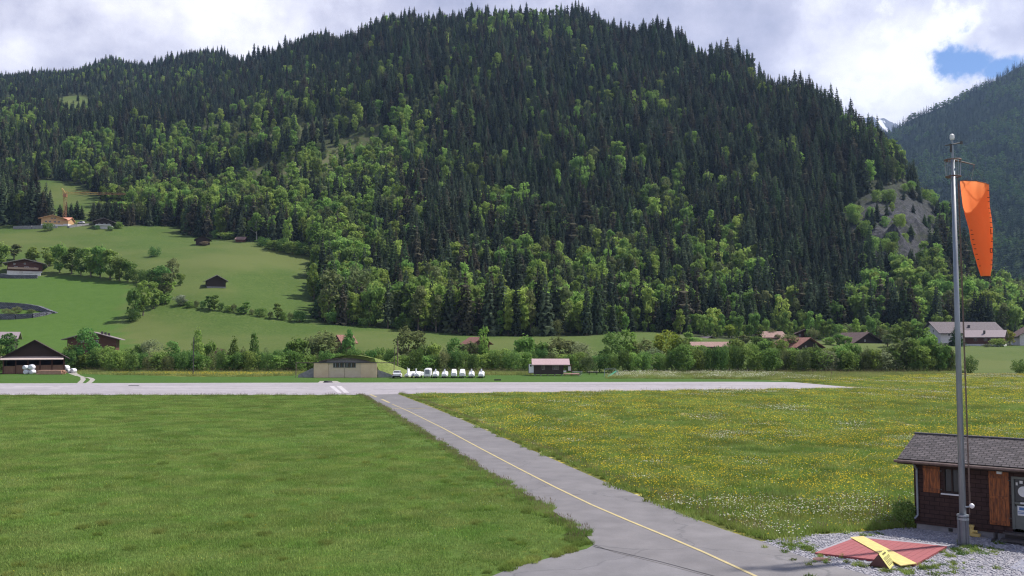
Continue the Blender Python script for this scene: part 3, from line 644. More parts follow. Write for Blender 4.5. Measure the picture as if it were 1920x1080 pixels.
def make_protos():
    for i, (rm, ti, ba, nb, rg, pw, m) in enumerate([(.15, 18, .07, 8, .22, .80, 'spruce'), (.115, 19, .12, 7, .3, .7, 'spruce'), (.17, 17, .05, 9, .18, .95, 'spruce'), (.13, 17, .2, 7, .4, .6, 'spruce'), (.18, 16, .04, 9, .2, 1.0, 'spruce_green'), (.20, 15, .10, 8, .35, .7, 'spruce_brown'), (.15, 17, .08, 8, .3, .75, 'spruce_brown')]):
        PROTO['spruce%d' % i] = (tris_mesh('spruce_crown', spruce_crown(40 + i, rm, ti, ba, nb, rg, pw), [m]), trunk_mb(.93, .014, .003, n=5).mesh('spruce_trunk', 'bark'))
    def bl(key, lb, n, size, m, th=.55, tr=.02, bark='bark', limbs=5, spread=.16, seed=0):
        V_ = leafy(seed + 7, lb, n, size); top_ = np.percentile(V_[:, 2], 99.7); V_ = V_ * [1, 1, 1 / top_]; V_[:, 2] = np.maximum(V_[:, 2], .01)
        PROTO[key] = (tris_mesh('leafy_crown', V_, [m], nper=4), trunk_mb(th, tr, tr * .4, bark, limbs, seed, spread).mesh('tree_trunk', bark))
    bl('beech0', lobes(1, 18, .53, .46, .27), 1100, .036, 'beech', seed=1)
    bl('beech1', lobes(2, 20, .54, .46, .21), 1000, .034, 'beech', seed=2)
    bl('leaf0', lobes(3, 20, .52, .47, .26), 1150, .034, 'leaf', seed=3)
    bl('leaf1', lobes(4, 19, .54, .46, .21), 1000, .033, 'leaf', seed=4)
    bl('olive0', lobes(5, 15, .62, .36, .21), 650, .030, 'olive', limbs=7, seed=5)
    bl('dark0', lobes(6, 20, .50, .48, .32), 1300, .034, 'leaf_dark', th=.4, seed=6)
    bl('maple0', lobes(7, 26, .52, .46, .30), 1700, .026, 'leaf_dark', th=.35, seed=7)
    bl('young0', [(0, 0, .25 + .1 * i, .24 * (1 - (.12 * i)) + .03, .10) for i in range(7)] + lobes(8, 9, .5, .4, .2), 1100, .028, 'leaf', th=.7, seed=8)
    bl('yellow0', lobes(9, 22, .56, .42, .33), 1500, .028, 'yellowleaf', th=.5, seed=9)
    bl('willow0', lobes(10, 22, .50, .46, .42), 2300, .022, 'willow', th=.3, seed=10)
    bl('poplar0', lobes(11, 20, .55, .43, .27), 1500, .024, 'olive', th=.6, seed=11)
    bl('birch0', lobes(12, 16, .66, .32, .20), 650, .030, 'beech', th=.8, tr=.016, bark='barkpale', seed=12)
    # shrubs reach the ground
    bl('shrub0', lobes(20, 20, .48, .48, .48), 1500, .036, 'leaf', th=.2, seed=20)
    bl('shrub1', lobes(21, 20, .48, .48, .55), 1600, .036, 'leaf_dark', th=.2, seed=21)
    bl('shrub2', lobes(22, 22, .47, .48, .60), 1800, .032, 'olive', th=.2, seed=22)
    bl('shrub3', lobes(23, 20, .45, .48, .75), 1500, .042, 'leaf_dark', th=.2, seed=23)
    bl('pink0', lobes(24, 16, .52, .44, .42), 1200, .032, 'blossom', th=.3, seed=24)
M['blossom'] = leafmat('pale_blossom_leaves', (0.17, 0.15, 0.09), (0.24, 0.19, 0.13), .4, .2)
M['whiteflower'] = leafmat('white_blossom', (0.35, 0.38, 0.28), (0.2, 0.24, 0.12), .4, .1)
make_protos()
rng = np.random.RandomState(77); rnd = random.Random(5)
def plant(name, p, key, h, w=None, label='', cat='tree', group=None, parts=('crown', 'trunk'), squash=1.0):
    """a tree or shrub of height h (m) and width w (m)"""
    cr, tr = PROTO[key]
    base = {'spruce0': .30, 'spruce1': .24, 'spruce2': .34, 'spruce3': .27, 'spruce4': .36, 'spruce5': .4, 'spruce6': .3}.get(key) or max(v.co.x for v in cr.vertices[:400]) * 2.1
    sx = h if w is None else w / base
    root = thing(name, label, cat, p, rnd.uniform(0, 6.28), group, (sx, sx, h))
    link(parts[0], cr, root); link(parts[1], tr, root)
    return root

# ------------------------------------------------------------------ forest on the slopes
SPR = ['spruce0', 'spruce1', 'spruce2', 'spruce3', 'spruce4']; BRO = ['beech0', 'beech1', 'leaf0', 'leaf1', 'olive0']
KEYS = SPR + BRO + ['shrub0', 'shrub2', 'spruce5', 'spruce6']
def forest_points():
    out = []
    for (y0, y1, sp) in ((325, 760, 5.9), (760, 1200, 7.2), (1200, 1950, 8.8)):
        Y, X = np.meshgrid(np.arange(y0, y1, sp), np.arange(-0.78 * y1, 0.62 * y1, sp), indexing='ij'); Y = Y.ravel(); X = X.ravel()
        X = X + rng.uniform(-.45, .45, X.shape) * sp; Y = Y + rng.uniform(-.45, .45, X.shape) * sp
        Z = height(X, Y); px, py = proj(X, Y, Z); u = X / Y
        rd = np.interp(u, UC, RIDGE)
        k = forest_mask(px, py, Y) & (np.abs(u + .06) < 0.70) & (Y < rd + 45) & (Z > 0.5) & (u < 0.68)
        k &= ~((px > 1780) & (Y < 420)) & (Y > 335) & ~((px > 105) & (px < 175) & (Y < 620) & (Y > 520))
        # keep the forest off the flat strip with the hamlet
        k &= ~((px > 1150) & (Y < np.interp(px, [1150, 1400, 1700, 1760, 3000], [372, 395, 400, 420, 465])))
        X, Y, Z, px, py, rd = (a[k] for a in (X, Y, Z, px, py, rd))
        cl = clearing(px, py); cg = crag(px, py); br = bright(px, py); n = len(X)
        keep = rng.rand(n) > np.maximum(cl * .55, cg * .72)
        X, Y, Z, px, py, cl, cg, br, rd = (a[keep] for a in (X, Y, Z, px, py, cl, cg, br, rd)); n = len(X)
        # patches of one kind
        patch = smooth_noise(X, Y, 38, 21) * .5 + smooth_noise(X, Y, 14, 22) * .35
        isb = (rng.rand(n) * .9 + patch * .35) < br * 1.0 + .028
        kd = np.where(isb, rng.choice([5, 6, 7, 8, 9], n, p=[.28, .22, .2, .15, .15]), rng.choice([0, 1, 2, 3, 4, 12, 13], n, p=[.25, .18, .16, .13, .12, .08, .08]))
        h = np.where(isb, rng.uniform(11, 20, n), rng.uniform(16, 27, n) * (0.85 + .3 * rng.rand(n)) * (1 - .35 * np.clip(br, 0, .8)))
        h *= np.interp(Y, [300, 700, 1200, 1800], [1.0, 1.0, .75, .62])
        h *= np.interp(Z, [20, 60, 320], [0.95, 1.0, .9])
        sh = (cl > .3) & (rng.rand(n) < .8); kd = np.where(sh, rng.choice([10, 11, 8, 1], n, p=[.3, .3, .2, .2]), kd); h = np.where(sh, rng.uniform(3, 8, n), h)
        sc = (cg > .4); kd = np.where(sc & (rng.rand(n) < .5), 10, kd); h = np.where(sc, h * .42, h)
        w = h * rng.uniform(.75, 1.1, n); w = np.where((kd == 10) | (kd == 11), h * .9, w); cl_ = smooth_noise(X, Y, 22, 23); big = (kd < 5) | (kd > 11); h = np.where(big, h * (1 + .28 * cl_), h); w = np.where(big, np.maximum(h * rng.uniform(.95, 1.5, n), 16), w)
        jib = (px > 118) & (px < 245) & (Y < 640); h = np.where(jib, np.clip(zrow(Y, 377) - Z, 3, h), h)   # the wood below the crane's jib is low
        out.append(np.stack([X, Y, Z, kd, h, w, px, py], 1))
    sk = []
    for px_ in np.arange(610, 1800, 5.0):
        ye = np.interp(px_, [610, 700, 800, 900, 1000, 1180, 1250, 1330, 1400, 1560, 1680, 1760, 1800], [604, 612, 621, 628, 629, 622, 624, 632, 636, 636, 640, 640, 640])
        if 700 < px_ < 745: continue
        g_ = ground(px_ + rng.uniform(-3, 3), ye + rng.uniform(-7, 1.5)); h_ = rng.uniform(2.5, 7.5) if rng.rand() < .7 else rng.uniform(7, 12)
        sk.append((g_[0], g_[1], g_[2], rng.choice([10, 11, 5, 7]) if h_ < 7 else rng.choice([5, 7, 8]), h_, h_ * (1.0 if h_ < 7 else .8), px_, ye))
    out.append(np.array(sk))
    return np.concatenate(out)
FP = forest_points()
def visible_score(P):
    return P[:, 4] / P[:, 1]
tall = (FP[:, 3] < 5) | (FP[:, 3] > 11); leafyk = (FP[:, 3] >= 5) & (FP[:, 3] < 10)
infr = (FP[:, 6] > -20) & (FP[:, 6] < 1940) & (FP[:, 7] > 30)
def pick(mask, n):
    idx = np.nonzero(mask & infr)[0]; return idx[np.argsort(-visible_score(FP[idx]))[:n]]
near_s = pick(tall, 235); near_b = pick(leafyk, 110)
for idx, nm, lab, cat, grp in ((near_s, 'spruce_tree', 'tall dark spruce standing among its neighbours along the lower edge of the mountain forest', 'spruce', 'spruces along the lower edge of the mountain forest'),
                               (near_b, 'broadleaf_tree', 'bright green leafy tree mixed in among the dark spruces low on the forested mountain', 'tree', 'leafy trees low on the forested mountain')):
    for i in idx:
        X, Y, Z, kd, h, w = FP[i, :6]; key = KEYS[int(kd)]; r = thing(nm, lab, cat, (X, Y, Z - .3), rnd.uniform(0, 6.28), grp, (w, w, h))
        link('crown', PROTO[key][0], r); link('trunk', PROTO[key][1], r)
rest = np.ones(len(FP), bool); rest[near_s] = False; rest[near_b] = False
def instanced(name, shapes, pts, kinds, scl, rotz, tilt=None):
    """ONE object: its own mesh carries the shapes and the points; geometry nodes repeat each shape at its points"""
    V, mats, faces, mi, pr = [], [], [], [], []; off = 0
    for k, mesh_list in enumerate(shapes):
        for me in mesh_list:
            n = len(me.vertices); co = np.empty(n * 3, np.float32); me.vertices.foreach_get('co', co); V.append(co.reshape(-1, 3)); pr.append(np.full(n, k))
            mm = []
            for m in me.materials:
                if m not in mats: mats.append(m)
                mm.append(mats.index(m))
            for p in me.polygons: faces.append(tuple(off + i for i in p.vertices)); mi.append(mm[p.material_index])
            off += n
    nb = off; V = np.concatenate(V + [np.asarray(pts, np.float32)]); n = len(pts)
    me = bpy.data.meshes.new(name); me.from_pydata(V, [], faces)
    for m in mats: me.materials.append(m)
    me.polygons.foreach_set('material_index', mi)
    a = me.attributes.new('shape', 'INT', 'POINT'); a.data.foreach_set('value', np.concatenate(pr + [100 + np.asarray(kinds)]).astype(np.int32))
    s = np.zeros((nb + n, 3), np.float32); s[nb:] = scl; a = me.attributes.new('size3', 'FLOAT_VECTOR', 'POINT'); a.data.foreach_set('vector', s.ravel())
    r = np.zeros((nb + n, 3), np.float32); r[nb:, 2] = rotz
    if tilt is not None: r[nb:, 0] = tilt
    a = me.attributes.new('turn', 'FLOAT_VECTOR', 'POINT'); a.data.foreach_set('vector', r.ravel())
    o = kind(link(name, me), 'stuff'); ng = bpy.data.node_groups.new(name, 'GeometryNodeTree')
    ng.interface.new_socket('Geometry', in_out='INPUT', socket_type='NodeSocketGeometry'); ng.interface.new_socket('Geometry', in_out='OUTPUT', socket_type='NodeSocketGeometry')
    N = ng.nodes.new; L = ng.links.new; gi = N('NodeGroupInput'); go = N('NodeGroupOutput'); jn = N('GeometryNodeJoinGeometry'); L(jn.outputs[0], go.inputs[0])
    def attr(nm, t):
        x = N('GeometryNodeInputNamedAttribute'); x.data_type = t; x.inputs[0].default_value = nm; return x.outputs[0]
    sh = attr('shape', 'INT'); s3 = attr('size3', 'FLOAT_VECTOR'); tr = attr('turn', 'FLOAT_VECTOR')
    def sel(val):
        c = N('FunctionNodeCompare'); c.data_type = 'INT'; c.operation = 'EQUAL'; L(sh, c.inputs[2]); c.inputs[3].default_value = val
        sg = N('GeometryNodeSeparateGeometry'); sg.domain = 'POINT'; L(gi.outputs[0], sg.inputs[0]); L(c.outputs[0], sg.inputs[1]); return sg.outputs[0]
    for k in range(len(shapes)):
        if not np.any(np.asarray(kinds) == k): continue
        ip = N('GeometryNodeInstanceOnPoints'); L(sel(100 + k), ip.inputs['Points']); L(sel(k), ip.inputs['Instance']); L(tr, ip.inputs['Rotation']); L(s3, ip.inputs['Scale']); L(ip.outputs[0], jn.inputs[0])
    md = o.modifiers.new('scatter', 'NODES'); md.node_group = ng
    return o
P = FP[rest]
instanced('forest', [list(PROTO[k]) for k in KEYS], P[:, :3] - [0, 0, .4], P[:, 3], np.stack([P[:, 5], P[:, 5], P[:, 4]], 1), rng.uniform(0, 6.28, len(P)))
# the far slope's wood: coarser shapes
def low_spruce(seed):
    return tris_mesh('far_spruce', spruce_crown(seed, .16, 7, .05, 6, .25, .8), ['farspruce'])
M['farspruce'] = leafmat('far_needles', (0.018, 0.036, 0.018), (0.030, 0.052, 0.024), .2, .4)
M['farleaf'] = leafmat('far_leaves', (0.055, 0.11, 0.028), (0.09, 0.15, 0.04), .4, .35)
far_shapes = [[low_spruce(90)], [low_spruce(91)], [tris_mesh('far_leafy', leafy(92, lobes(31, 8, .5, .45, .4), 130, .09), ['farleaf'], nper=4)]]
sp = 8.6; Y, X = np.meshgrid(np.arange(1000, 2360, sp), np.arange(600, 2000, sp), indexing='ij'); Y = Y.ravel(); X = X.ravel(); k = (X / Y > .36) & (X / Y < .75); X = X[k]; Y = Y[k]
X = X + rng.uniform(-5, 5, len(X)); Y = Y + rng.uniform(-5, 5, len(X)); Z = far_height(X, Y)
pt = smooth_noise(X, Y, 110, 31) * .6 + smooth_noise(X, Y, 45, 32) * .5
kd = np.where(pt + rng.uniform(-.25, .25, len(X)) > .12, 2, rng.randint(0, 2, len(X))); h = np.where(kd == 2, rng.uniform(7, 14, len(X)), rng.uniform(12, 22, len(X)))
instanced('far_forest', far_shapes, np.stack([X, Y, Z - .3], 1), kd, np.stack([h * 1.1, h * 1.1, h], 1), rng.uniform(0, 6.28, len(X)))

# ------------------------------------------------------------------ trees and shrubs on the left-hand pastures
def ordinal(n): return ['first', 'second', 'third', 'fourth', 'fifth', 'sixth', 'seventh', 'eighth', 'ninth', 'tenth', 'eleventh', 'twelfth', 'thirteenth', 'fourteenth', 'fifteenth', 'sixteenth', 'seventeenth', 'eighteenth', 'nineteenth', 'twentieth', 'twenty-first', 'twenty-second', 'twenty-third', 'twenty-fourth', 'twenty-fifth', 'twenty-sixth', 'twenty-seventh', 'twenty-eighth', 'twenty-ninth', 'thirtieth', 'thirty-first', 'thirty-second', 'thirty-third', 'thirty-fourth'][n]
def on_land(px, py, key, hpx, wpx, name, label, cat='tree', group=None):
    g = ground(px, py); s = g[1] / F
    return plant(name, (g[0], g[1], g[2] - .15), key, hpx * s, wpx * s, label, cat, group, ('foliage', 'stem') if 'shrub' in name else ('crown', 'trunk'))
row = [(2, 500, 'leaf0', 44, 30), (26, 487, 'olive0', 30, 26), (62, 492, 'beech1', 28, 26), (92, 500, 'beech1', 36, 26), (112, 512, 'leaf0', 54, 34), (134, 515, 'leaf1', 52, 30), (152, 517, 'maple0', 52, 32), (170, 519, 'beech1', 55, 30), (188, 521, 'leaf0', 60, 36), (206, 524, 'leaf1', 56, 32),
       (224, 527, 'leaf0', 46, 32), (240, 529, 'leaf0', 40, 28), (256, 531, 'shrub1', 26, 30), (272, 533, 'shrub1', 27, 26), (290, 535, 'dark0', 34, 30), (303, 537, 'dark0', 40, 30)]
for i, (x, y, k, h, w) in enumerate(row):
    on_land(x, y, k, h, w * 1.2, 'shrub' if 'shrub' in k else 'broadleaf_tree', '%s tree in the row beside the hillside chalet, %s from left' % ({'olive0': 'olive green', 'maple0': 'dark green', 'dark0': 'dark green', 'shrub1': 'low dark green', 'beech1': 'light green'}.get(k, 'leafy green'), ordinal(i)), 'shrub' if 'shrub' in k else 'tree', 'trees in the row behind the hillside chalet')
for i, (x, y, k, h, w, lab) in enumerate([
        (324, 528, 'poplar0', 44, 22, 'round-headed thin-trunked tree at the right end of the pasture tree row'),
        (338, 536, 'leaf0', 24, 20, 'small leafy tree just right of the thin-trunked pasture tree'),
        (248, 602, 'leaf0', 62, 30, 'leaning leafy tree at the lower tip of the clump in the middle pasture'),
        (268, 592, 'beech1', 66, 34, 'tallest light green tree of the clump in the middle pasture'),
        (288, 580, 'leaf1', 52, 28, 'green tree in the middle of the pasture clump'),
        (310, 570, 'olive0', 58, 36, 'olive tree at the right side of the pasture clump'),
        (318, 556, 'beech0', 36, 30, 'light tree at the upper right of the pasture clump'),
        (481, 452, 'birch0', 54, 26, 'pale-trunked birch standing alone in front of the forest near the red-roofed shed'),
        (360, 438, 'pink0', 40, 30, 'pinkish blossoming tree at the forest edge above the small dark barn'),
        (618, 603, 'olive0', 98, 44, 'tall pale olive tree at the lower forest edge right of the big pasture'),
        (648, 600, 'leaf1', 70, 44, 'dark leafy tree just right of the tall olive tree at the pasture edge'),
        (668, 598, 'poplar0', 102, 40, 'greyish tree towering behind the two at the pasture edge'),
        (693, 612, 'leaf0', 72, 40, 'rounded tree with low branches beside the small forest glade'),
        (744, 614, 'olive0', 70, 44, 'open brownish tree with several thin stems right of the forest glade'),
        (798, 619, 'beech1', 80, 44, 'slender light green tree at the forest foot, right of the brownish multi-stemmed one'),
        (864, 622, 'beech0', 78, 74, 'broad rounded light green tree at the foot of the forest'),
        (832, 620, 'leaf0', 50, 40, 'low leafy tree tucked left of the broad rounded tree at the forest foot'),
        (588, 520, 'dark0', 32, 30, 'dark bushy tree at the right edge of the upper pasture'),
        (600, 540, 'leaf1', 44, 28, 'leafy tree below the dark bushy one at the pasture edge'),
        (1372, 634, 'yellow0', 26, 34, 'rounded yellow-green tree in the meadow above the hamlet roofs'),
        (1275, 622, 'leaf0', 30, 46, 'wide low leafy tree at the forest foot beside the gravel patch')]):
    on_land(x, y, k, h, w, 'broadleaf_tree', lab)
for i, (x, y, k, h, w, lab) in enumerate([
        (291, 482, 'shrub3', 20, 27, 'lone dark round bush in the middle of the upper pasture'),
        (252, 604, 'shrub3', 26, 30, 'dark bush at the foot of the leaning tree in the pasture clump'),
        (338, 573, 'whitebush', 20, 22, 'white-blossomed bush at the lower right of the pasture clump'),
        (300, 572, 'shrub0', 24, 34, 'green bush under the pasture clump'),
        (404, 447, 'shrub0', 16, 18, 'small round green bush between the dark barn and the red-roofed shed'),
        (362, 442, 'pink0', 9, 12, 'tiny reddish bush left of the small dark barn'),
        (384, 461, 'pink0', 9, 20, 'low brownish bush in front of the small dark barn'),
        (91, 433, 'shrub1', 16, 26, 'dark round bush below the light timber chalet with the crane'),
        (207, 433, 'shrub1', 9, 16, 'low bush in front of the dark chalet with white base'),
        (219, 428, 'shrub0', 12, 18, 'bush at the right corner of the dark chalet'),
        (182, 430, 'shrub1', 8, 14, 'low bush at the left corner of the dark chalet'),
        (562, 604, 'shrub1', 22, 34, 'broad dark bush ending the hedge line across the lower pasture'),
        (625, 606, 'shrub1', 22, 40, 'dark bush under the tall olive tree at the pasture edge'),
        (655, 607, 'shrub1', 24, 40, 'dark bush under the greyish tree at the pasture edge'),
        (682, 614, 'shrub1', 18, 28, 'dark bush at the lower left of the forest glade'),
        (300, 622, 'shrub0', 0.1, 0.1, '')]):
    if h > 1:
        if k == 'whitebush':
            cr = PROTO['shrub0'][0].copy(); cr.materials[0] = M['whiteflower']; PROTO['whitebush'] = (cr, PROTO['shrub0'][1])
        on_land(x, y, k, h, w, 'shrub', lab, 'bush')
hl = [(345, 574, 10), (357, 576, 12), (368, 577, 14), (380, 579, 15), (392, 581, 26), (403, 582, 30), (414, 584, 16), (426, 585, 12), (438, 587, 18), (449, 588, 13), (461, 590, 24), (472, 591, 12), (483, 593, 15), (495, 595, 17), (507, 597, 14), (520, 599, 30), (532, 600, 16), (544, 602, 18)]
for i, (x, y, h) in enumerate(hl):
    on_land(x, y, ['shrub1', 'shrub0', 'shrub2'][i % 3] if h < 20 else 'leaf1', h, 15 if h < 20 else 20, 'shrub', 'hedge bush in the thin line across the lower pasture, %s from the left' % ordinal(i), 'bush', 'bushes in the thin hedge line across the lower pasture')
for i, (x, y, h) in enumerate([(512, 470, 20), (530, 472, 26), (548, 475, 22), (566, 478, 26), (585, 482, 24), (600, 488, 26), (428, 449, 14), (497, 462, 18)]):
    on_land(x, y, 'shrub3' if i % 2 else 'shrub0', h, 34, 'shrub', 'rounded bush bordering the top of the upper pasture, %s of the run' % ordinal(i), 'bush', 'rounded bushes bordering the top of the upper pasture')
for i, (x, y, h) in enumerate([(5, 412, 44), (22, 405, 40), (36, 402, 36), (52, 398, 34), (68, 400, 36), (80, 398, 40), (93, 400, 30), (112, 410, 28), (124, 411, 34), (133, 409, 30), (144, 411, 36), (153, 412, 28), (186, 412, 32), (200, 412, 34), (176, 404, 26)]):
    on_land(x, y, 'spruce%d' % (i % 3), h, 18, 'spruce_tree', 'dark spruce behind the chalets below the crane, %s from the left' % ordinal(i), 'spruce', 'spruces behind the crane and the upper chalets')
on_land(55, 412, 'pink0', 22, 34, 'broadleaf_tree', 'greyish leafless-looking round tree behind the red flat-roofed hut near the crane')
for i, (x, y, h) in enumerate([(123, 211, 22), (155, 208, 24), (146, 190, 14), (168, 205, 16)]):
    on_land(x, y, 'spruce1', h, 8, 'spruce_tree', 'lone slim spruce on the small high clearing, %s from the left' % ordinal(i), 'spruce', 'slim spruces on the small high clearing')
for (x, y, k, h, w, lab) in ((1794, 649, 'spruce4', 44, 44, 'broad dark spruce in front of the long white house, behind the windsock mast'),
                             (1905, 646, 'spruce2', 42, 22, 'pointed dark spruce at the right end of the long white house'),
                             (1886, 644, 'spruce1', 40, 16, 'narrow spruce at the right gable of the long white house')):
    on_land(x, y, k, h, w, 'spruce_tree', lab, 'spruce')
on_land(1893, 648, 'yellow0', 30, 20, 'broadleaf_tree', 'yellow-green round tree between the two spruces by the long white house')
on_land(1868, 650, 'shrub0', 16, 28, 'shrub', 'garden bush at the right corner of the small chalet', 'bush')
on_land(1850, 651, 'shrub2', 7, 20, 'shrub', 'low garden bush in front of the small chalet at right', 'bush')

# ------------------------------------------------------------------ the hedge of trees and shrubs behind the runway
LAND = [(-200, 'the dark barn'), (130, 'the pink-roofed house'), (250, 'the open grass strip'), (365, 'the thin dark pole'), (560, 'the grass-topped hangar'), (725, 'the parked trailers'), (925, 'the trailers and the hut'), (1000, 'the small dark hut'), (1110, 'the green slide'), (1290, 'the pale-roofed houses'), (1460, 'the hamlet of brown roofs'), (1680, 'the end of the hamlet'), (1840, 'the windsock mast')]
hedge = [(14, 624, 48, 'maple0'), (-14, 640, 40, 'leaf0'), (40, 655, 30, 'shrub1'), (132, 645, 30, 'leaf0'), (160, 614, 50, 'maple0'), (185, 650, 28, 'shrub0'), (202, 648, 30, 'shrub0'), (222, 655, 30, 'shrub0'), (240, 652, 30, 'leaf0'), (258, 645, 24, 'dark0'), (281, 636, 40, 'willow0'), (322, 638, 40, 'maple0'), (348, 655, 24, 'shrub1'), (370, 616, 32, 'young0'),
         (393, 640, 28, 'leaf0'), (415, 652, 30, 'pink0'), (438, 632, 28, 'young0'), (456, 650, 22, 'shrub2'), (476, 622, 28, 'young0'), (498, 652, 30, 'shrub2'), (520, 655, 28, 'shrub1'), (540, 650, 26, 'leaf0'), (556, 633, 44, 'leaf0'), (582, 632, 36, 'poplar0'), (608, 620, 46, 'poplar0'), (653, 617, 30, 'dark0'), (642, 645, 22, 'shrub1'),
         (672, 655, 30, 'shrub1'), (692, 656, 30, 'shrub0'), (712, 650, 28, 'shrub1'), (732, 652, 28, 'shrub1'), (764, 612, 46, 'poplar0'), (790, 645, 28, 'shrub1'), (814, 642, 30, 'leaf0'), (852, 632, 42, 'maple0'), (880, 640, 30, 'poplar0'), (905, 612, 26, 'beech1'), (926, 655, 28, 'shrub0'), (950, 662, 34, 'willow0'), (984, 630, 46, 'leaf0'), (1014, 640, 34, 'leaf0'),
         (1048, 632, 48, 'poplar0'), (1088, 640, 54, 'willow0'), (1148, 621, 54, 'maple0'), (1182, 618, 40, 'beech1'), (1206, 634, 34, 'poplar0'), (1226, 652, 34, 'willow0'), (1250, 618, 48, 'yellow0'), (1284, 638, 34, 'shrub0'), (1308, 652, 32, 'shrub0'), (1330, 658, 34, 'shrub0'), (1356, 655, 34, 'shrub0'), (1382, 640, 38, 'shrub0'),
         (1410, 648, 34, 'leaf0'), (1434, 640, 36, 'leaf0'), (1458, 642, 34, 'shrub0'), (1482, 657, 34, 'shrub0'), (1506, 658, 34, 'shrub2'), (1530, 650, 30, 'shrub2'), (1552, 662, 36, 'willow0'), (1578, 652, 34, 'shrub0'), (1602, 648, 34, 'shrub0'), (1626, 660, 34, 'shrub2'), (1654, 662, 54, 'willow0'), (1682, 648, 32, 'olive0'), (1700, 638, 34, 'olive0'),
         (1718, 640, 30, 'leaf1'), (1742, 632, 38, 'leaf0'), (1766, 648, 34, 'leaf0'), (1788, 668, 26, 'shrub1'), (1819, 672, 26, 'shrub3'), (1909, 679, 32, 'shrub3')]
look = {'maple0': 'dark green broad-leaved', 'leaf0': 'mid green leafy', 'shrub0': 'bushy green', 'shrub1': 'dark green low', 'shrub2': 'olive green low', 'shrub3': 'dark round low', 'willow0': 'pale grey-green willow-like', 'young0': 'tall narrow young', 'poplar0': 'greyish feathery', 'yellow0': 'yellow-green full',
        'pink0': 'pale brownish', 'beech1': 'light green slender', 'dark0': 'dark leafy', 'olive0': 'thin-stemmed olive', 'leaf1': 'mid green narrow'}
fill = []
x = -40
while x < 1790:
    if not (20 < x < 112): fill.append((x, rnd.uniform(652, 666), rnd.uniform(28, 38), rnd.choice(['shrub0', 'shrub1', 'shrub1', 'shrub2'])))
    x += rnd.uniform(15, 20)
allh = [(a, b, c, d, 0) for a, b, c, d in hedge] + [(a, b, c, d, 1) for a, b, c, d in fill]
allh.sort(); cnt = {}
for (x, top, w, k, f) in allh:
    base = 693 if x < 1500 else 697
    d = 232 + rnd.uniform(0, 6) - (9 if f else 0) if x > 200 else 236 + rnd.uniform(0, 5)
    if 990 < x < 1090 or 560 < x < 735: d += 10
    if x > 1280: top -= 9 if f else 6
    if x > 1500: d = 222 + rnd.uniform(0, 5)
    g = atY(x, base, d); z = hz(g[0], d); top_z = zrow(d, top); h = max(top_z - z, 1.2)
    li = max(i for i, l in enumerate(LAND) if x >= l[0]); ly = 'front' if f else 'back'
    key = (li, ly); n = cnt.get(key, 0); cnt[key] = n + 1
    isb = 'shrub' in k or 'willow' in k
    lab = '%s %s, %s in the %s hedge row at %s' % (look[k], 'bush' if isb else 'tree', ordinal(n), ly, LAND[li][1])
    plant('shrub' if isb else 'hedge_tree', (g[0], d, z - .15), k, h, w * d / F * 1.08, lab, 'bush' if isb else 'tree', 'bushes and trees of the long hedge behind the runway', ('foliage', 'stem') if isb else ('crown', 'trunk'))

# ------------------------------------------------------------------ buildings
def window(parent, c, w, h, face='f', frame='white', bars=1):
    """window with frame proud of the wall; c = centre on the wall plane"""
    x, y, z = c; t = .06; mb = MB()
    def bx(a, b, da, db):
        if face == 'f': mb.box((x + a, y - .03, z + b), (da, .08, db))
        else:
            s = -1 if face == 'l' else 1; mb.box((x + s * .03, y + a, z + b), (.08, da, db))
    k = max(.05, w * .07)
    bx(0, h / 2, w, k); bx(0, -h / 2, w, k); bx(-w / 2, 0, k, h); bx(w / 2, 0, k, h)
    for i in range(bars): bx(-w / 2 + w * (i + 1) / (bars + 1), 0, k * .8, h)
    o = mb.build('window', frame, parent)
    if face == 'f': B((x, y - .012, z), (w - k, .03, h - k)).build('pane', 'glass', o)
    else: B((x + (-1 if face == 'l' else 1) * .012, y, z), (.03, w - k, h - k)).build('pane', 'glass', o)
def roof_mb(w, d, eave, ridge, ov, th=.22, axis='y'):
    """two sloping slabs; axis = direction of the ridge"""
    mb = MB(); a = (w if axis == 'y' else d) / 2; L = (d if axis == 'y' else w) / 2 + ov; sl = (ridge - eave) / a; e = a + ov; ze = eave - ov * sl
    for s in (-1, 1):
        if axis == 'y': top = [(0, -L, ridge + th), (s * e, -L, ze + th), (s * e, L, ze + th), (0, L, ridge + th)]
        else: top = [(-L, 0, ridge + th), (-L, s * e, ze + th), (L, s * e, ze + th), (L, 0, ridge + th)]
        if (s > 0) == (axis == 'y'): pass
        else: top = top[::-1]
        mb.slab(top, th)
    return mb
def wall_mb(w, d, eave, ridge, axis='y', deep=2.0):
    x, y = w / 2, d / 2
    if axis == 'y':
        P = [(-x, -y, -deep), (x, -y, -deep), (x, -y, eave), (0, -y, ridge), (-x, -y, eave)]; Q = [(a, -b, c) for a, b, c in P]
        P2 = P + [(a, y, c) for a, b, c in P]; n = 5
    else:
        P = [(-x, -y, -deep), (-x, y, -deep), (-x, y, eave), (-x, 0, ridge), (-x, -y, eave)]; P2 = P + [(x, b, c) for a, b, c in P]; n = 5
    return MB().quads(P2, [tuple(range(n)), tuple(range(2 * n - 1, n - 1, -1))] + [(i, i + n, (i + 1) % n + n, (i + 1) % n) for i in range(n)])
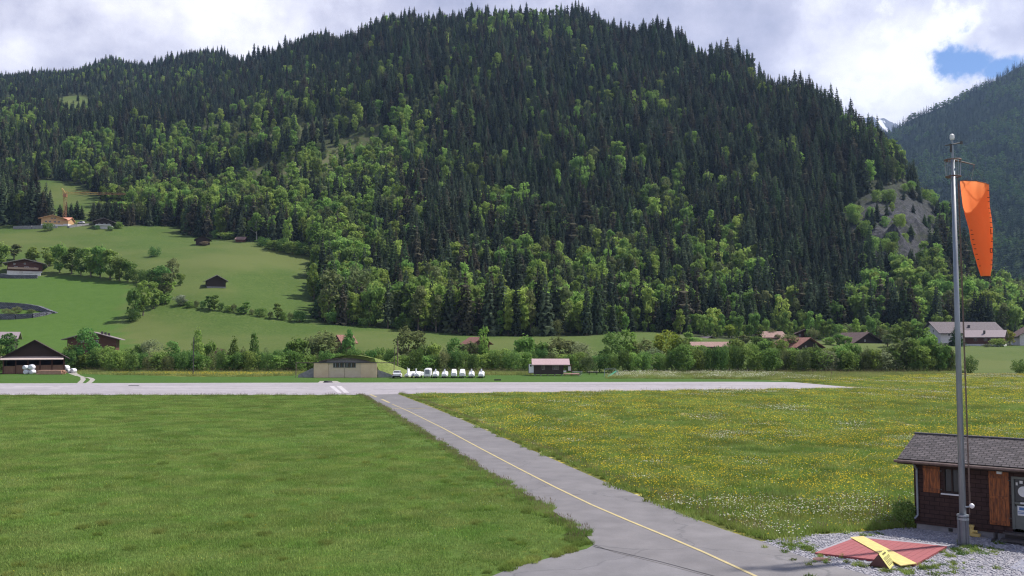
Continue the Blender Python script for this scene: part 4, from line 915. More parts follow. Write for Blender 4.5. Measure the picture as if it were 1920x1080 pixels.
def house(name, label, cat, pc, pbase, wpx, d, epx, rpx, axis='y', rz=0.0, wall='darkwood', roof='browntile', ov=.8, base=None, wins=(), balcony=None, chimney=None, D=None, th=.22, edge=None, group=None):
    if D is None: g = ground(pc, pbase)
    else: g = atY(pc, pbase, D)
    s = g[1] / F; w, eave, ridge = wpx * s, epx * s, rpx * s
    # base centre lies half the depth behind the front wall
    n = Vector((math.sin(rz), math.cos(rz))) * -1
    root = thing(name, label, cat, (g[0] - math.sin(rz) * d / 2, g[1] + math.cos(rz) * d / 2, g[2]), rz, group)
    if base: 
        hb = base[1] * s
        MB().box((0, 0, hb / 2 - 1), (w + .1, d + .1, hb + 2)).build('foundation', base[0], root)
    wall_mb(w, d, eave, ridge, axis).build('wall', wall, root)
    r = roof_mb(w, d, eave, ridge, ov, th, axis).build('roof', roof, root)
    if edge:
        mb = MB(); a = w / 2 + ov; sl = (ridge - eave) / (w / 2); y = -d / 2 - ov - .02
        for sx in (-1, 1): mb.quads([(0, y, ridge - .05), (0, y, ridge + th + .05), (sx * a, y, eave - ov * sl + th + .05), (sx * a, y, eave - ov * sl - .05)] + [(0, y - .06, ridge - .05), (0, y - .06, ridge + th + .05), (sx * a, y - .06, eave - ov * sl + th + .05), (sx * a, y - .06, eave - ov * sl - .05)], [(0, 1, 2, 3), (7, 6, 5, 4), (0, 4, 5, 1), (3, 2, 6, 7)])
        mb.build('bargeboard', edge, root)
    for wd in wins:
        fx_, fz, ww, wh = wd[:4]; face = wd[4] if len(wd) > 4 else 'f'; fr = wd[5] if len(wd) > 5 else 'white'
        if face == 'f': window(root, (fx_ * w, -d / 2, fz * s), ww * s, wh * s, 'f', fr)
        else: window(root, ((-1 if face == 'l' else 1) * w / 2, fx_ * d, fz * s), ww * s, wh * s, face, fr)
    if balcony:
        bx0, bx1, z, bh, m = balcony; mb = MB(); cx = (bx0 + bx1) / 2 * w; bw = (bx1 - bx0) * w
        mb.box((cx, -d / 2 - .55, z * s), (bw, 1.1, .12)); mb.box((cx, -d / 2 - 1.07, z * s + bh * s / 2), (bw, .06, bh * s))
        for sx in (-1, 1): mb.box((cx + sx * (bw / 2 - .03), -d / 2 - .52, z * s + bh * s / 2), (.06, 1.04, bh * s - .02))
        mb.build('balcony', m, root)
    if chimney:
        for (cx, cy, ch) in chimney:
            zt = ridge - abs(cx * w if axis == 'y' else cy * d) * (ridge - eave) / ((w if axis == 'y' else d) / 2)
            B((cx * w, cy * d, zt + ch / 2), (.7, .7, ch + .6)).build('chimney', 'darksteel', r)
    return root

# --- hillside
house('chalet', 'red-brown timber chalet with a pale balcony on a stone terrace, left on the hillside', 'chalet', 46, 514, 58, 12, 20, 27, 'y', .42, 'redwood', 'greywood', 1.9, ('white', 5), [(-.25, 11, 5, 4), (.05, 11, 7, 4), (.3, 10, 4, 4), (-.3, 17.5, 3, 3), (.0, 19, 3, 3), (-.1, 3, 5, 3, 'f', 'greywood')], (-.47, .40, 8, 3.6, 'tanboard'), [(.28, .1, 1.2)], edge='greywood')
def wall_along(name, label, cat, pts, hpx, m, th=.8, kindo=None, dz=0):
    """free-standing wall following the land; pts in photo pixels of its foot"""
    G = [ground(*p) for p in pts]; mb = MB()
    for i in range(len(G) - 1):
        a, b = Vector(G[i]), Vector(G[i + 1]); d = (b - a); L = math.hypot(d.x, d.y); n = Vector((-d.y, d.x, 0)) / max(L, .01) * th / 2; ha = hpx[i] * a.y / F; hb = hpx[i + 1] * b.y / F
        lo = Vector((0, 0, -1.0))
        mb.quads([a - n + lo, b - n + lo, b - n + Vector((0, 0, hb)), a - n + Vector((0, 0, ha)), a + n + lo, b + n + lo, b + n + Vector((0, 0, hb)), a + n + Vector((0, 0, ha))],
                 [(0, 1, 2, 3), (7, 6, 5, 4), (3, 2, 6, 7), (0, 3, 7, 4), (1, 5, 6, 2)])
    return tag(mb.build(name, m), label, cat)
wall_along('retaining_wall', 'dark stone retaining wall below the red-brown chalet', 'wall', [(-40, 520), (0, 521), (20, 522), (45, 522), (70, 522)], [8, 8, 6, 6, 6], 'drystone', 1.2)
wall_along('garden_wall', 'pale rendered terrace wall between the red-brown chalet and the stone wall', 'wall', [(-20, 517), (10, 518), (40, 518), (76, 518)], [4, 4, 3.5, 5], 'white', .4)
wall_along('stone_wall', 'curved dark dry-stone wall forming the upper edge of the walled hollow', 'wall', [(-40, 574), (0, 578), (25, 579), (50, 580), (75, 583), (92, 586), (106, 588)], [10, 11, 11, 10, 8, 5, 1.5], 'drystone', 1.5)
wall_along('stone_wall', 'long low dry-stone wall forming the lower edge of the walled hollow', 'wall', [(-40, 599), (0, 599), (30, 598), (60, 596), (85, 591), (96, 588)], [10, 10, 9, 8, 6, 2], 'drystone', 1.5)
for i, (x, y, h, w) in enumerate([(12, 590, 12, 22), (32, 588, 13, 24), (58, 586, 7, 20), (22, 592, 8, 26)]):
    on_land(x, y, 'shrub2', h, w, 'shrub', 'scrubby bush inside the walled hollow, %s of four' % ordinal(i), 'bush', 'bushes inside the walled hollow')
house('site_hut', 'low hut with an orange roof left of the light timber chalet', 'hut', 55, 422, 26, 5, 7, 9.5, 'x', 0, 'newwood', 'newroof', .5, ('white', 3))
wall_along('gravel_bank', 'pale gravel bank right of the light timber chalet where a car is parked', 'bank', [(128, 427), (140, 425), (152, 423), (164, 421)], [3, 4, 3, 1.5], 'concrete', 3)
wall_along('gravel_bank', 'pale grey gravel bank in front of the orange-roofed hut', 'bank', [(28, 429), (45, 429), (62, 429), (82, 428), (108, 427)], [4, 5, 5, 5, 2], 'concrete', 3)
house('chalet', 'light fresh-timber chalet under construction beside the crane', 'chalet', 99, 425, 40, 12, 15, 21, 'y', .35, 'newwood', 'newroof', 1.6, ('white', 4), [(-.3, 9, 4, 3, 'f', 'newwood'), (-.12, 9, 4, 3, 'f', 'newwood'), (.08, 9, 4, 3, 'f', 'newwood'), (.25, 9, 4, 3, 'f', 'newwood'), (-.05, 15.5, 4, 2.5, 'f', 'newwood'), (.07, 15.5, 4, 2.5, 'f', 'newwood')], None, None, edge='newwood')
house('annex', 'orange-roofed side wing at the right of the light timber chalet', 'house', 121, 424, 13, 8, 11, 17, 'x', 0, 'newwood', 'newroof', .6, ('white', 4))
house('chalet', 'dark timber chalet with a white base right of the crane', 'chalet', 194, 429, 30, 10, 14, 19.5, 'y', .25, 'darkwood', 'palemetal', 1.5, ('white', 6), [(-.25, 9, 3, 3), (.05, 9, 3, 3), (.3, 9, 3, 3)], (-.45, .45, 6, 2, 'white'))
house('barn', 'small dark hay barn at the forest edge, behind a brownish bush', 'barn', 380, 460, 25, 7, 11, 17, 'y', .3, 'darkwood', 'darkwood', .9)
house('shed', 'tiny shed with a red roof at the top of the upper pasture', 'shed', 450, 454, 17, 5, 5, 10, 'x', 0, 'redwood', 'pinktile', .5)
house('barn', 'dark wooden barn with a pale roof edge alone in the middle of the pasture', 'barn', 406, 540, 33, 8, 14, 23, 'y', .42, 'darkwood', 'greywood', 1.0, ('concrete', 2), edge='greywood')
def crane():
    g = atY(121, 420, 577.0); g = (g[0], g[1], hz(g[0], g[1])); s = g[1] / F; root = thing('tower_crane', 'orange tower crane with a long horizontal jib behind the light timber chalet', 'crane', g)
    H = zrow(577.0, 357) - g[2]
    def lattice(a, b, w, m, nm, n):
        mb = MB(); a = Vector(a); b = Vector(b); d = (b - a); dn = d.normalized(); u = Vector((0, 1, 0)) if abs(dn.x) > .5 or abs(dn.z) > .5 else Vector((1, 0, 0)); v = dn.cross(u).normalized(); r = .075
        cs = [(u * sx + v * sy) * w / 2 for sx, sy in ((-1, -1), (1, -1), (1, 1), (-1, 1))]
        for c in cs: mb.tube(a + c, b + c, r, n=4)
        for i in range(n):
            p, q = a + d * i / n, a + d * (i + 1) / n
            for j in range(4): mb.tube(p + cs[j], q + cs[(j + 1) % 4], .045, n=3)
        return mb.build(nm, m, root)
    lattice((0, 0, -1), (0, 0, H), 1.5, 'orangehut', 'mast', 14)
    hj = H - 5 * s; 
    lattice((-1.5, 0, hj), (62 * s, 0, hj - 1 * s), 1.1, 'craneyellow', 'jib', 22)
    lattice((62 * s, 0, hj - 1 * s), (114 * s, 0, hj - 1.8 * s), 1.0, 'orangehut', 'jib', 18)
    MB().tube((0, 0, hj), (-7 * s, 0, hj + 9 * s), .35, n=5).tube((-7 * s, 0, hj + 9 * s), (60 * s, 0, hj), .07, n=4).tube((-7 * s, 0, hj + 9 * s), (-3 * s, 0, hj - 14 * s), .1, n=4).build('tie_bar', 'craneyellow', root)
    B((0, 0, hj - 1.5), (1.8, 1.8, 2.0)).build('cab', 'orangehut', root)
crane()
def car(name, label, p, rz, L=4.4, W=1.8, H=1.55, paint='whitepaint'):
    """rear of the car faces -Y in its own frame"""
    root = thing(name, label, 'car', p, rz)
    def ring(y, w, z0, z1, wt): return [(-w / 2, y, z0), (w / 2, y, z0), (w / 2, y, z0 + (z1 - z0) * .6), (wt / 2, y, z1), (-wt / 2, y, z1), (-w / 2, y, z0 + (z1 - z0) * .6)]
    MB().loft([ring(-L / 2, W * .9, .35, .95, W * .82), ring(-L / 2 + .15, W, .3, 1.0, W * .9), ring(0, W, .3, 1.0, W * .92), ring(L / 2 - .9, W, .3, .98, W * .9), ring(L / 2 - .1, W * .92, .35, .8, W * .8)]).build('body', paint, root)
    def r2(y, w, z, wt=None): return [(-w / 2, y, z), (w / 2, y, z)]
    cab = MB().loft([[(-W * .44, -L / 2 + .1, .97), (W * .44, -L / 2 + .1, .97), (W * .44, L / 2 - 1.2, .97), (-W * .44, L / 2 - 1.2, .97)], [(-W * .36, -L / 2 + .45, H), (W * .36, -L / 2 + .45, H), (W * .36, L / 2 - 2.0, H), (-W * .36, L / 2 - 2.0, H)]])
    cab.build('cabin', paint, root)
    y = -L / 2 + .26; MB().poly([(-W * .38, y - .09, 1.05), (W * .38, y - .09, 1.05), (W * .33, y + .10, H - .08), (-W * .33, y + .10, H - .08)]).build('rear_window', 'glass', root)
    for s in (-1, 1):
        MB().poly([(s * (W * .44 + .004), -L / 2 + .45, 1.04), (s * (W * .44 + .004), L / 2 - 1.5, 1.04), (s * (W * .375 + .004), L / 2 - 2.05, H - .08), (s * (W * .375 + .004), -L / 2 + .6, H - .08)]).build('side_window', 'glass', root)
        B((s * W * .42, -L / 2 + .02, .86), (.2, .12, .2)).build('tail_light', 'redlight', root)
        for yy in (-L / 2 + .8, L / 2 - .8):
            w_ = MB().tube((s * (W / 2 - .22), yy, .32), (s * (W / 2 + .01), yy, .32), .32, n=14).build('wheel', 'black', root)
            MB().tube((s * (W / 2 + .01), yy, .32), (s * (W / 2 + .03), yy, .32), .18, n=10).build('hubcap', 'steel', w_)
    B((0, -L / 2 - .02, .42), (W * .94, .14, .3)).build('bumper', 'black', root)
    return root
g = ground(152, 420); car('parked_car', 'tiny car parked on the gravel drive between the two upper chalets', g, 1.3)

# --- hamlet and houses beyond the hedge
house('farmhouse', 'brown timber house with a faded pink roof behind the round-crowned tree at left', 'house', 172, 652, 84, 10, 17, 29, 'y', .30, 'redwood', 'palemetal', 1.6, None, [(-.2, 12, 5, 4), (.1, 12, 5, 4)], None, [(.18, -.2, .7), (.24, -.05, .7), (.30, .1, .7)], D=290)
house('farmhouse', 'pale grey roofed house cut off by the left edge of the picture', 'house', -22, 650, 84, 12, 16, 27, 'x', .4, 'darkwood', 'palemetal', 1.2, None, (), D=275)
house('barn', 'small tilted-looking brown barn roof poking out of the hedge behind the hangar', 'barn', 634, 652, 17, 6, 13, 23, 'y', -.6, 'redwood', 'redtile', .8, None, (), D=300)
house('barn', 'brown barn with a red roof half hidden by trees behind the parked trailers', 'barn', 903, 660, 32, 9, 17, 27, 'y', .45, 'redwood', 'redtile', 1.0, None, (), D=300)
house('barn', 'dark low gabled barn behind the long pinkish roof', 'barn', 1332, 650, 44, 9, 10, 18, 'y', .25, 'darkwood', 'greytile', 1.2, None, (), D=360)
house('shed', 'long low building with a faded pinkish roof showing just above the hedge', 'shed', 1336, 662, 72, 8, 12, 20, 'x', 0, 'redwood', 'pinktile', .6, None, (), D=310)
house('farmhouse', 'house with a flat-looking pinkish roof left of the brown gabled chalet', 'house', 1452, 645, 42, 9, 13, 23, 'x', .1, 'newwood', 'pinktile', .8, None, [(-.2, 8, 4, 4), (.2, 8, 4, 4)], D=370)
house('chalet', 'red-brown chalet with its gable to the runway, rearmost of the middle pair', 'chalet', 1512, 648, 38, 11, 22, 31, 'y', -.2, 'redwood', 'browntile', 1.8, None, [(-.3, 19, 3, 4), (.1, 19, 3, 3), (.3, 14, 3, 4)], (-.48, .48, 9, 3, 'redwood'), [(.0, .1, 1.3)], D=380)
house('chalet', 'dark barn-like chalet with a faded red left roof slope, front of the middle pair', 'chalet', 1515, 668, 52, 12, 20, 34, 'y', .42, 'darkwood', 'redtile', 1.6, None, [(-.1, 18, 3, 3)], D=315)
house('farmhouse', 'rear house with a pinkish roof just behind the dark gabled one', 'house', 1632, 652, 48, 12, 19, 33, 'y', .30, 'redwood', 'pinktile', 1.5, None, [(.2, 17, 3, 4)], None, [(0, -.1, .9)], D=385)
house('chalet', 'dark gabled house with a brown left roof slope in front of the pinkish-roofed one', 'chalet', 1626, 660, 58, 12, 20, 36, 'y', .35, 'darkwood', 'browntile', 1.6, None, [(-.08, 21, 3, 4), (.12, 12, 3, 3), (.3, 12, 3, 3)], None, None, D=345)
house('shed', 'small open shed with a pale orange board front between the chalets', 'shed', 1558, 650, 20, 4, 8, 11, 'x', 0, 'newwood', 'pinktile', .3, None, (), D=350)
house('long_house', 'long white house with a grey-brown roof at the far right', 'house', 1822, 649, 124, 12, 27, 45, 'x', .12, 'white', 'greytile', 1.3, None, [(-.1, 37, 3.5, 4.5, 'l'), (-.1, 28, 3.5, 4.5, 'l'), (-.36, 22, 4, 5), (.42, 18, 4, 6), (.34, 18, 4, 6)], None, [(.02, -.3, .9)], D=372)
house('chalet', 'small chalet with a pink roof and white base in front of the long white house', 'chalet', 1845, 651, 64, 8, 20, 31, 'x', -.62, 'redwood', 'palemetal', .8, ('white', 6), [(.05, 14, 5, 5, 'f', 'tanboard'), (.2, 14, 5, 5, 'f', 'tanboard'), (-.22, 14, 5, 5, 'f', 'tanboard')], None, [(.0, -.28, 1.0)], D=343)
house('farmhouse', 'house cut off by the right edge of the picture behind the pointed spruce', 'house', 1945, 650, 60, 10, 22, 40, 'y', -.2, 'white', 'browntile', 1.4, None, [(-.3, 14, 4, 5)], D=350)

for i, (x, y, k, h, w) in enumerate([(1398, 648, 'olive0', 20, 26), (1418, 654, 'leaf0', 24, 30), (1440, 656, 'olive0', 22, 30), (1478, 652, 'poplar0', 26, 30), (1497, 648, 'shrub0', 14, 22), (1556, 646, 'shrub0', 14, 24), (1574, 648, 'leaf0', 22, 26), (1588, 656, 'leaf0', 26, 28), (1664, 652, 'olive0', 26, 28), (1682, 650, 'leaf0', 38, 32), (1700, 648, 'beech0', 46, 34), (1722, 649, 'leaf1', 44, 28), (1740, 650, 'beech1', 36, 24), (1304, 646, 'shrub0', 14, 26), (1290, 640, 'leaf0', 18, 24)]):
    on_land(x, y, k, h, w, 'shrub' if 'shrub' in k else 'broadleaf_tree', '%s %s among the hamlet houses behind the hedge, %s from the left' % (look.get(k, 'light green broad'), 'bush' if 'shrub' in k else 'tree', ordinal(i)), 'bush' if 'shrub' in k else 'tree', 'garden trees among the hamlet houses')
# --- dark barn by the runway
def big_barn():
    g = flat(62, 701); s = g[1] / F; w, d = 104 * s, 12.0; ev, rd = 31 * s, 62 * s
    root = thing('barn', 'large dark timber barn with open bays beside the runway at far left', 'barn', (g[0] - .45 * d / 2, g[1] + d / 2, 0), .44)
    y = -d / 2
    mb = MB(); sl = (rd - ev) / (w / 2); z0 = ev - 4 * s
    mb.quads([(-w / 2, y, z0), (w / 2, y, z0), (w / 2, y, ev), (0, y, rd), (-w / 2, y, ev)] + [(-w / 2, y + .2, z0), (w / 2, y + .2, z0), (w / 2, y + .2, ev), (0, y + .2, rd), (-w / 2, y + .2, ev)], [(0, 1, 2, 3, 4), (9, 8, 7, 6, 5), (0, 5, 6, 1)])
    mb.box((-w / 2 + .1, .1, ev / 2), (.2, d - .4, ev)); mb.box((w / 2 - .1, .1, ev / 2), (.2, d - .4, ev)); mb.box((0, d / 2 - .1, ev / 2), (w - .5, .2, ev))
    mb.box((-w * .25, y + .06, rd * .66), (w * .02, .2, 3 * s)); mb.box((0, y - .06, ev + 1.0), (w * .8, .1, .18)); mb.box((0, y - .06, ev + 2.2), (w * .42, .1, .15))
    mb.build('wall', 'darkwood', root)
    roof_mb(w, d, ev, rd, 1.0, .2, 'y').build('roof', 'darkwood', root)
    zc = 28 * s; MB().slab([(-w / 2 - .4, y - .02, zc + .55), (-w / 2 - .4, y - 1.6, zc - .1), (w / 2 - .3, y - 1.6, zc - .1), (w / 2 - .3, y - .02, zc + .55)], .14).build('pent_roof', 'tanpent', root)
    for i in range(6):
        x = -w / 2 + .2 + (w - .4) * i / 5; B((x, y - .12, zc / 2), (.26, .26, zc)).build('post', 'redwood', root)
    for i in range(5):
        x = -w / 2 + .2 + (w - .4) * (i + .5) / 5; hh = (15.5 if i != 0 else 14) * s
        B((x, y - .02, hh / 2 + .1), ((w - .4) / 5 - .3, .1, hh)).build('board_panel', 'brownboard', root)
M['tanpent'] = mat('pale_pink_sheet', (0.52, 0.42, 0.38), (0.44, 0.36, 0.33), 1.5, .7, stretch=(1, 6, 1))
M['brownboard'] = mat('weathered_brown_boards', (0.17, 0.085, 0.06), (0.23, 0.13, 0.09), 1.3, .8, .2, stretch=(6, 1, .5))
big_barn()
def bale(x, ybase, dpx, lab, z=0, D=None, squash=.9):
    g = flat(x, ybase) if D is None else atY(x, ybase, D); s = g[1] / F; r = dpx * s / 2; rs = np.random.RandomState(int(x * 7)); rings = []
    n = 14; prof = [(-.62, .55), (-.60, .86), (-.45, .98), (0, 1.02), (.45, .98), (.60, .86), (.62, .55)]
    for (t, k) in prof:
        rings.append([(t * 1.5 * r + 0, math.cos(a) * r * k * (1 + rs.uniform(-.04, .04)), r * squash + math.sin(a) * r * k * squash * (1 + rs.uniform(-.04, .04))) for a in np.linspace(0, 2 * math.pi, n, endpoint=False)])
    tag(MB().loft(rings).build('hay_bale', 'bale', None, (g[0], g[1], z), rnd.uniform(-.3, .3) + 1.2, True), lab, 'bale', 'white wrapped hay bales beside the dark barn')
bale(50, 702, 10, 'lower left white bale of the stack of four before the dark barn'); bale(61, 702, 10, 'lower right white bale of the stack of four before the dark barn')
bale(48, 702, 9.5, 'upper left white bale of the stack of four before the dark barn', z=1.05); bale(59, 702, 11, 'upper right white bale of the stack of four before the dark barn', z=1.05)
bale(123, 699.2, 12, 'largest white bale at the right corner of the dark barn', z=.5); bale(129, 699.6, 9, 'middle small white bale right of the dark barn'); bale(137.5, 699.6, 10, 'rightmost white bale beside the farm track')
def lumber(x0, x1, y, rows, lab):
    g0, g1 = flat(x0, y), flat(x1, y); cx = (g0[0] + g1[0]) / 2; L = g1[0] - g0[0]; mb = MB(); rs = random.Random(3)
    for r in range(rows):
        for k in range(6): mb.box((rs.uniform(-.3, .3), k * .34 - 1, .12 + r * .16), (L * rs.uniform(.86, 1.0), .3, .12), rz=rs.uniform(-.015, .015))
    tag(mb.build('lumber_pile', 'lumber', None, (cx, g0[1], 0)), lab, 'lumber')
lumber(72, 121, 702, 6, 'stack of pinkish sawn boards on the grass before the dark barn')
lumber(-20, 7, 694, 4, 'low pile of reddish boards at the left edge beside the barn')

# --- grass-topped hangar
def hangar():
    y0 = flat(650, 708)[1]; s = y0 / F; X = lambda px: (px - 960) * s * 1.0; Z = lambda py: (708 - py) * s
    xc = X(649); root = thing('hangar', 'half-buried military hangar with beige doors and a grass mound on top', 'hangar', (xc, y0, 0))
    def front(nm, x0, x1, yt, yb, m, dy=0.0, th=.2, par=None):
        return B(((X(x0) + X(x1)) / 2 - xc, th / 2 - dy, (Z(yt) + Z(yb)) / 2), (X(x1) - X(x0) - .02, th, Z(yt) - Z(yb))).build(nm, m, par or root)
    front('door_panel', 590, 617, 680, 708, 'beige', .30); front('door_panel', 678, 708, 680.5, 708, 'beige', .30)
    front('door_panel', 617, 647.3, 681, 708, 'beigegrey', .12); front('door_panel', 647.7, 678, 681, 708, 'beigegrey', .12)
    for a, b in ((626.5, 646), (648, 668)):
        wf = front('window', a - .5, b + .5, 680.6, 689.4, 'greypaint', .20, .12)
        front('pane', a, b, 681, 689, 'glass', .25, .06, wf)
        for i in range(1, 5): B(((X(a) + (X(b) - X(a)) * i / 5) - xc, -.265, (Z(681) + Z(689)) / 2), (.10, .03, Z(681) - Z(689))).build('mullion', 'greypaint' if i % 2 else 'redwood', wf)
    # lunette above the doors
    n = 24; xs_ = np.linspace(600, 697, n); arch = lambda px: 681 - 7.5 * max(0, 1 - ((px - 647) / 50) ** 2) ** .8
    mb = MB()
    for i in range(n - 1): mb.quads([(X(xs_[i]) - xc, .05, Z(682)), (X(xs_[i + 1]) - xc, .05, Z(682)), (X(xs_[i + 1]) - xc, .05, Z(arch(xs_[i + 1]))), (X(xs_[i]) - xc, .05, Z(arch(xs_[i])))], [(0, 1, 2, 3)])
    mb.build('lunette', 'concrete', root)
    mb = MB()   # dark fascia under the turf
    top = lambda px: arch(px) - 2.2
    P1 = []
    for i in range(n - 1):
        a, b = xs_[i], xs_[i + 1]
        mb.quads([(X(a) - xc, -.5, Z(arch(a))), (X(b) - xc, -.5, Z(arch(b))), (X(b) - xc, -.5, Z(top(b))), (X(a) - xc, -.5, Z(top(a))), (X(a) - xc, .3, Z(arch(a))), (X(b) - xc, .3, Z(arch(b)))], [(0, 1, 2, 3), (0, 4, 5, 1)])
    mb.build('fascia', 'drysod', root)
    # door rails on posts
    for (a, b, c) in ((556, 590, 557), (708, 741, 740)):
        MB().box(((X(a) + X(b)) / 2 - xc, -.3, Z(680.3)), (X(b) - X(a), .12, .14)).box((X(c) - xc, -.3, Z(681.3) / 2 - .04), (.14, .14, Z(681.3))).build('door_rail', 'rust', root)
    B((0, -.36, Z(680)), (X(708) - X(590), .2, .16)).build('lintel', 'darksteel', root)
    # wing walls
    for (a, b, ya, yb) in ((560, 589.5, 703, 689), (708.5, 745, 693, 706)):
        za, zb = Z(ya), Z(yb)
        MB().quads([(X(a) - xc, .1, 0), (X(b) - xc, .1, 0), (X(b) - xc, .1, zb), (X(a) - xc, .1, za), (X(a) - xc, .5, 0), (X(b) - xc, .5, 0), (X(b) - xc, .5, zb), (X(a) - xc, .5, za)], [(0, 1, 2, 3), (7, 6, 5, 4), (3, 2, 6, 7), (0, 3, 7, 4), (1, 5, 6, 2)]).build('wing_wall', 'concrete', root)
    # turf mound
    nx, ny = 60, 26; V = []; 
    for j in range(ny):
        t = j / (ny - 1)
        for i in range(nx):
            px = 545 + (790 - 545) * i / (nx - 1); u = (px - 660) / (100 if px < 660 else 118)
            h0 = 42 * s * max(0, 1 - abs(u) ** 2.0) ** 1.15
            fr = max(0, 1 - (t * 1.05) ** 2)
            st_ = min(h0, float(np.interp(px, [545, 560, 589, 591, 600, 697, 706, 709, 745, 790], [0, 5, 19, 27, 99, 99, 27, 15, 2, 0])) * s)
            z = h0 * fr * min(1.0, st_ / max(h0, .01) + t * 5.0) + rnd.uniform(-.04, .04) - .03
            if j == 0: z = min(z, 99)
            V.append((X(px) - xc, (-.5 if (600 < px < 697 and j == 0) else .1) + t * 26, z))
    fs = [(j * nx + i, j * nx + i + 1, (j + 1) * nx + i + 1, (j + 1) * nx + i) for j in range(ny - 1) for i in range(nx - 1)]
    MB().quads(V, fs).build('turf_mound', 'mound', root, smooth=True)
    # earth front closing the mound above the walls
    mb = MB()
    for i in range(nx - 1):
        a, b = V[i], V[i + 1]; mb.quads([(a[0], .12, -.1), (b[0], .12, -.1), (b[0], .12, b[2] - .05), (a[0], .12, a[2] - .05)], [(0, 1, 2, 3)])
    mb.build('mound_front', 'mound', root)
M['drysod'] = mat('dry_sod_edge', (0.05, 0.04, 0.035), (0.16, 0.13, 0.10), 1.2, .95)
M['mound'] = field_mat('mound_grass', (0.14, 0.19, 0.05), (0.20, 0.23, 0.075), [])
hangar()

# --- parked trailers and car
g = flat(745, 709); car('parked_car', 'white car parked at the left end of the row of white trailers', g[:2] + (0,), .05)
def trailer(px, kindn, rz, lab):
    g = flat(px, 709.3); s = g[1] / F; root = thing('glider_trailer', lab, 'trailer', (g[0], g[1] + .2, 0), rz, 'white trailers parked in a row beyond the runway')
    L, W, H = {0: (6.5, 1.2, 1.05), 1: (8.0, 1.2, 1.45), 2: (4.0, 1.4, 1.6), 3: (7.8, 1.2, 1.1)}[kindn]
    def ring(y, w, z0, z1, k=.75): return [(-w / 2, y, z0), (w / 2, y, z0), (w / 2, y, z0 + (z1 - z0) * k), (w * .36, y, z1 - .03), (w * .12, y, z1), (-w * .12, y, z1), (-w * .36, y, z1 - .03), (-w / 2, y, z0 + (z1 - z0) * k)]
    if kindn == 2: rings = [ring(0, W * .96, .4, .4 + H * .86, .9), ring(.25, W, .4, .4 + H * .96, .85), ring(L, W, .4, .4 + H, .85)]
    elif kindn == 1: rings = [ring(0, W * .85, .45, .45 + H * .45, .6), ring(.5, W, .4, .4 + H * .62, .6), ring(1.5, W, .4, .4 + H, .55), ring(3.0, W, .4, .4 + H * .95, .6), ring(L, W * .8, .4, .4 + H * .6, .7)]
    else: rings = [ring(0, W * .8, .42, .42 + H * .40, .6), ring(.4, W * .95, .38, .38 + H * .5, .6), ring(1.6, W, .38, .38 + H * .85, .6), ring(3, W, .38, .38 + H * .95, .65), ring(L, W * .85, .38, .38 + H * .75, .7)]
    body = MB().loft(rings).build('body', 'whitepaint', root)
    if kindn == 0: MB().loft([[(-.42, .9, .8), (-.18, .9, .8), (-.18, 2.0, .8), (-.42, 2.0, .8)], [(-.40, 1.0, 1.95), (-.2, 1.0, 1.95), (-.2, 1.6, 1.95), (-.40, 1.6, 1.95)]]).build('fin_box', 'whitepaint', root)
    elif kindn == 3: MB().loft([[(-.15, 1.2, 1.2), (.15, 1.2, 1.2), (.15, 2.6, 1.2), (-.15, 2.6, 1.2)], [(-.12, 1.4, 1.85), (.12, 1.4, 1.85), (.12, 2.2, 1.85), (-.12, 2.2, 1.85)]]).build('fin_box', 'whitepaint', root)
    if kindn == 2: B((-.02, -.015, 1.35), (.8, .04, .9)).build('front_panel', 'greypaint', root)
    else:
        MB().poly([(-.42, -.02, .62), (.42, -.02, .62), (.3, .2 if kindn else .12, .92), (-.3, .2 if kindn else .12, .92)]).build('front_panel', 'greypaint', root)
        MB().tube((0, .1, .85), (0, .75, 1.2 if kindn != 1 else 1.35), .05, n=5).build('hand_rail', 'greypaint', root)
    MB().box((0, .15, .36), (.1, .9, .1)).tube((0, -.5, .42), (0, .3, .38), .04, n=5).tube((0, -.15, 0.02), (0, -.15, .5), .04, n=5).build('drawbar', 'darksteel', root)
    for sx in (-1, 1): MB().tube((sx * (W / 2 - .12), L * .5, .3), (sx * (W / 2 + .06), L * .5, .3), .3, n=12).build('wheel', 'black', root)
    B((0, -.04, .30), (W * .8, .05, .12)).build('light_bar', 'black', root)
for i, (px, k, rz, lab) in enumerate([(762, 0, -.40, 'long white trailer seen at an angle beside the white car, with a small fin box'), (781, 0, -.02, 'white trailer with a thin fin box, second after the car'), (801, 2, .02, 'tall square white box trailer in the row'),
        (816, 3, .04, 'rounded white trailer immediately right of the tall box trailer'), (833, 3, .03, 'low white trailer just left of the two tallest pointed ones'), (851, 1, .05, 'tall pointed white trailer, left of the tallest pair'), (867, 1, .05, 'tall pointed white trailer, right of the tallest pair'),
        (884, 3, .03, 'low wide white trailer, second from the right end of the row'), (902, 3, .0, 'white trailer standing alone at the right end of the row')]): trailer(px, k, rz, lab)
def pole(px, top, base, r, lab, m='darksteel', cross=None, name='utility_pole', cat='pole'):
    g = flat(px, base) if base > 699.5 else atY(px, base, 228.0); z = zrow(g[1], top); root = thing(name, lab, cat, (g[0], g[1], 0))
    MB().tube((0, 0, -.1), (0, 0, z), r, r * .7, 7).build('post', m, root)
    if cross:
        for c in cross: B((0, -r, zrow(g[1], c)), (.9, .12, .14)).build('crossarm', m, root)
    else: MB().tube((0, 0, z), (0, 0, z + .12), r * 1.3, r * .6, 7).build('cap', m, root)
pole(362, 632, 705, .13, 'thin dark pole with small crossarms left of the grass strip', cross=(667, 675)); pole(739, 655, 704, .10, 'shorter thin pole beside the hangar wing wall'); pole(745.5, 640, 702, .14, 'taller thin brownish pole behind the white car', 'rust')
pole(764, 689, 700.5, .14, 'short white marker post behind the parked trailers', 'whitepaint', name='marker_post', cat='post')
